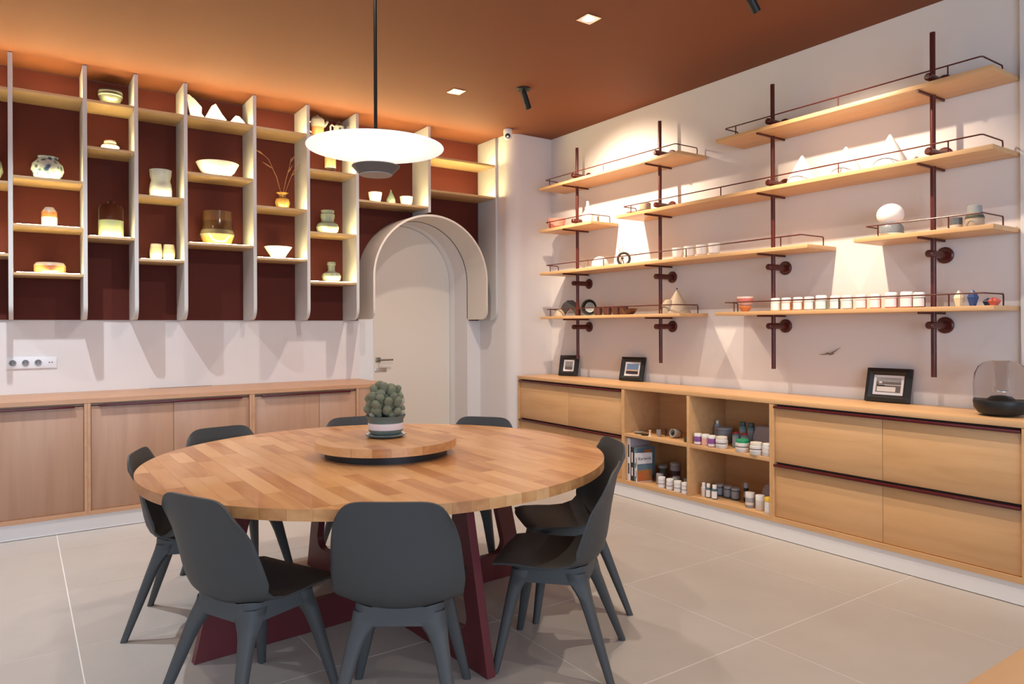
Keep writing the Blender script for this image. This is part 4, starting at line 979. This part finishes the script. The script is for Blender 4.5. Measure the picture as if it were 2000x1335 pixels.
box('paper_note', -.006, .006, -.03, .03, .06, .15, 'paper', bg)
# lower left cubby: books, one after another from the left side panel
def book(label, yb, th, dep, h, cover, spine=None, x=3.975, rz=0, extra=()):
    """th along Y, spine towards the room (-X), cover facing -Y"""
    t = thing('book', label, 'book', (x, yb, ZB), rz, 'books in the lower left cubby')
    box('cover', 0, dep, -th, -th + .002, 0, h, cover, t); box('cover', 0, dep, -.002, 0, 0, h, cover, t)
    box('spine', -.0015, 0, -th, 0, 0, h, spine or cover, t); box('pages', .0005, dep - .003, -th + .0021, -.0021, .002, h - .002, 'paper', t)
    for (a, b, c, d, m) in extra: box('cover_print', a * dep, b * dep, -th - .0006, -th - .0001, c * h, d * h, m, t)
    for zz in ((.15, .4), (.55, .85)):
        if spine: box('spine_print', -.0022, -.0016, -th * .7, -th * .3, h * zz[0], h * zz[1], 'paper' if spine != 'paper' else 'ink', t)
    return t
book('tallest white-spined book with grey-lilac cover, at the back left', 4.134, .036, .21, .330, 'paper_lilac', 'paper')
book('black-spined book standing beside the tallest white book', 4.095, .034, .20, .262, 'cover_black', 'cover_black')
book('teal-covered book between the black book and the front white one', 4.058, .030, .20, .262, 'cover_teal', 'cover_teal', extra=((.4, .8, .78, .92, 'cover_orange'),))
fb = book('white book in front with blue and orange cover and a printed title', 4.024, .018, .135, .225, 'paper', 'paper', x=3.962, rz=radians(-14), extra=((.0, 1, .42, .63, 'cover_teal'), (.0, 1, .03, .42, 'cover_amber'), (.05, .5, .03, .34, 'cover_orange')))
tt = text_obj('title_print', 'Keramik', .034, 'ink', fb, (.068, -.0188, .182), (radians(90), 0, 0))
GW = 'red-labelled white jars in the lower left cubby'
for k, (x, y) in enumerate(((3.985, 3.775), (3.985, 3.692), (3.978, 3.610), (3.978, 3.537))):
    jar('white_jar', ['red-and-white labelled jar nearest the books', 'second red-and-white labelled jar from the books', 'third red-and-white labelled jar, with the largest red patch', 'red-and-white labelled jar against the upright'][k], 'jar', x, y, ZB, .0275, .080, 'pale_plastic', 'lid_white', .020, [(.08, .92, 'label_white'), (.5, .56, 'ink')], group=GW)
for k, (x, y) in enumerate(((4.06, 3.865), (4.08, 3.715), (4.09, 3.615), (4.09, 3.535))):
    jar('grey_jar', ['small glass jar behind the first white jar', 'dull lidded jar behind the second white jar', 'dull lidded jar behind the third white jar', 'dull lidded jar behind the fourth white jar'][k], 'jar', x, y, ZB, .028, .082, 'grey_blue', 'grey_plastic', .020, group='dull jars in the second row')
jar('tall_tub', 'tall grey-blue tub with black label at the back of the lower left cubby', 'tub', 4.22, 3.90 - .05, ZB, .042, .150, 'grey_blue', 'grey_plastic', .028, [(.35, .75, 'ink')])
jar('short_tub', 'shorter pale-lidded tub beside the tall one at the back', 'tub', 4.22, 3.985, ZB, .036, .110, 'cer_dark', 'grey_plastic', .022)
# lower right cubby
for k, (x, y) in enumerate(((4.02, 3.405), (4.02, 3.362), (4.022, 3.310))):
    jar('slim_bottle', ['pale pink slim bottle, first in the lower right cubby', 'slim white-capped bottle in the middle of the three', 'slim dark bottle with white label, third of the row'][k], 'bottle', x, y, ZB, .0175 if k < 2 else .021, .098, ['label_paper', 'glaze_teal', 'glaze_teal'][k], 'lid_white', .026, [(.1, .85, 'label_white')] if k else None, group='slim white-capped bottles', neck=.006, lr=.72)
for k, (x, y) in enumerate(((4.14, 3.36), (4.135, 3.285), (4.13, 3.215))):
    jar('blue_jar', ['dark blue jar just behind the slim bottles', 'dark blue jar in the middle of its row', 'dark blue jar nearest the marker pen'][k], 'jar', x, y, ZB, .030, .082, 'glaze_teal', 'grey_plastic', .018, [(.15, .9, 'grey_blue')], group='dark blue glaze jars')
jar('marker_tube', 'tall thin dark tube with blue-grey cap', 'tube', 4.14, 3.135, ZB, .0165, .128, 'black', 'grey_blue', .034, [(.3, .75, 'grey_plastic')], lr=.9)
jar('grey_pot', 'grey jar with white lid, left of the last group', 'jar', 4.03, 3.020, ZB, .031, .100, 'grey_plastic', 'pale_plastic', .034, [(.3, .55, 'label_paper')])
jar('white_pot', 'ribbed white jar between the grey jar and the yellow-lidded one', 'jar', 4.02, 2.935, ZB, .029, .098, 'pale_plastic', 'lid_white', .034)
jar('small_grey_jar', 'narrow grey jar half hidden behind the yellow-lidded jar', 'jar', 4.035, 2.875, ZB, .022, .092, 'grey_plastic', 'lid_white', .026, [(.3, .6, 'label_paper')])
jar('yellow_lid_jar', 'white jar with a yellow lid at the right end of the lower cubby', 'jar', 3.985, 2.842, ZB, .028, .105, 'lid_white', 'lid_yellow', .026, [(.2, .8, 'label_white')])
wv('folded_bag', 'crumpled translucent bag behind the grey and white jars', 'bag', 2.99, ZB - SP, [(0, 0), (.05, 0), (.055, .04), (.045, .10), (.02, .135), (0, .13)], 'bag', x=4.19, n=9, sx=.5)
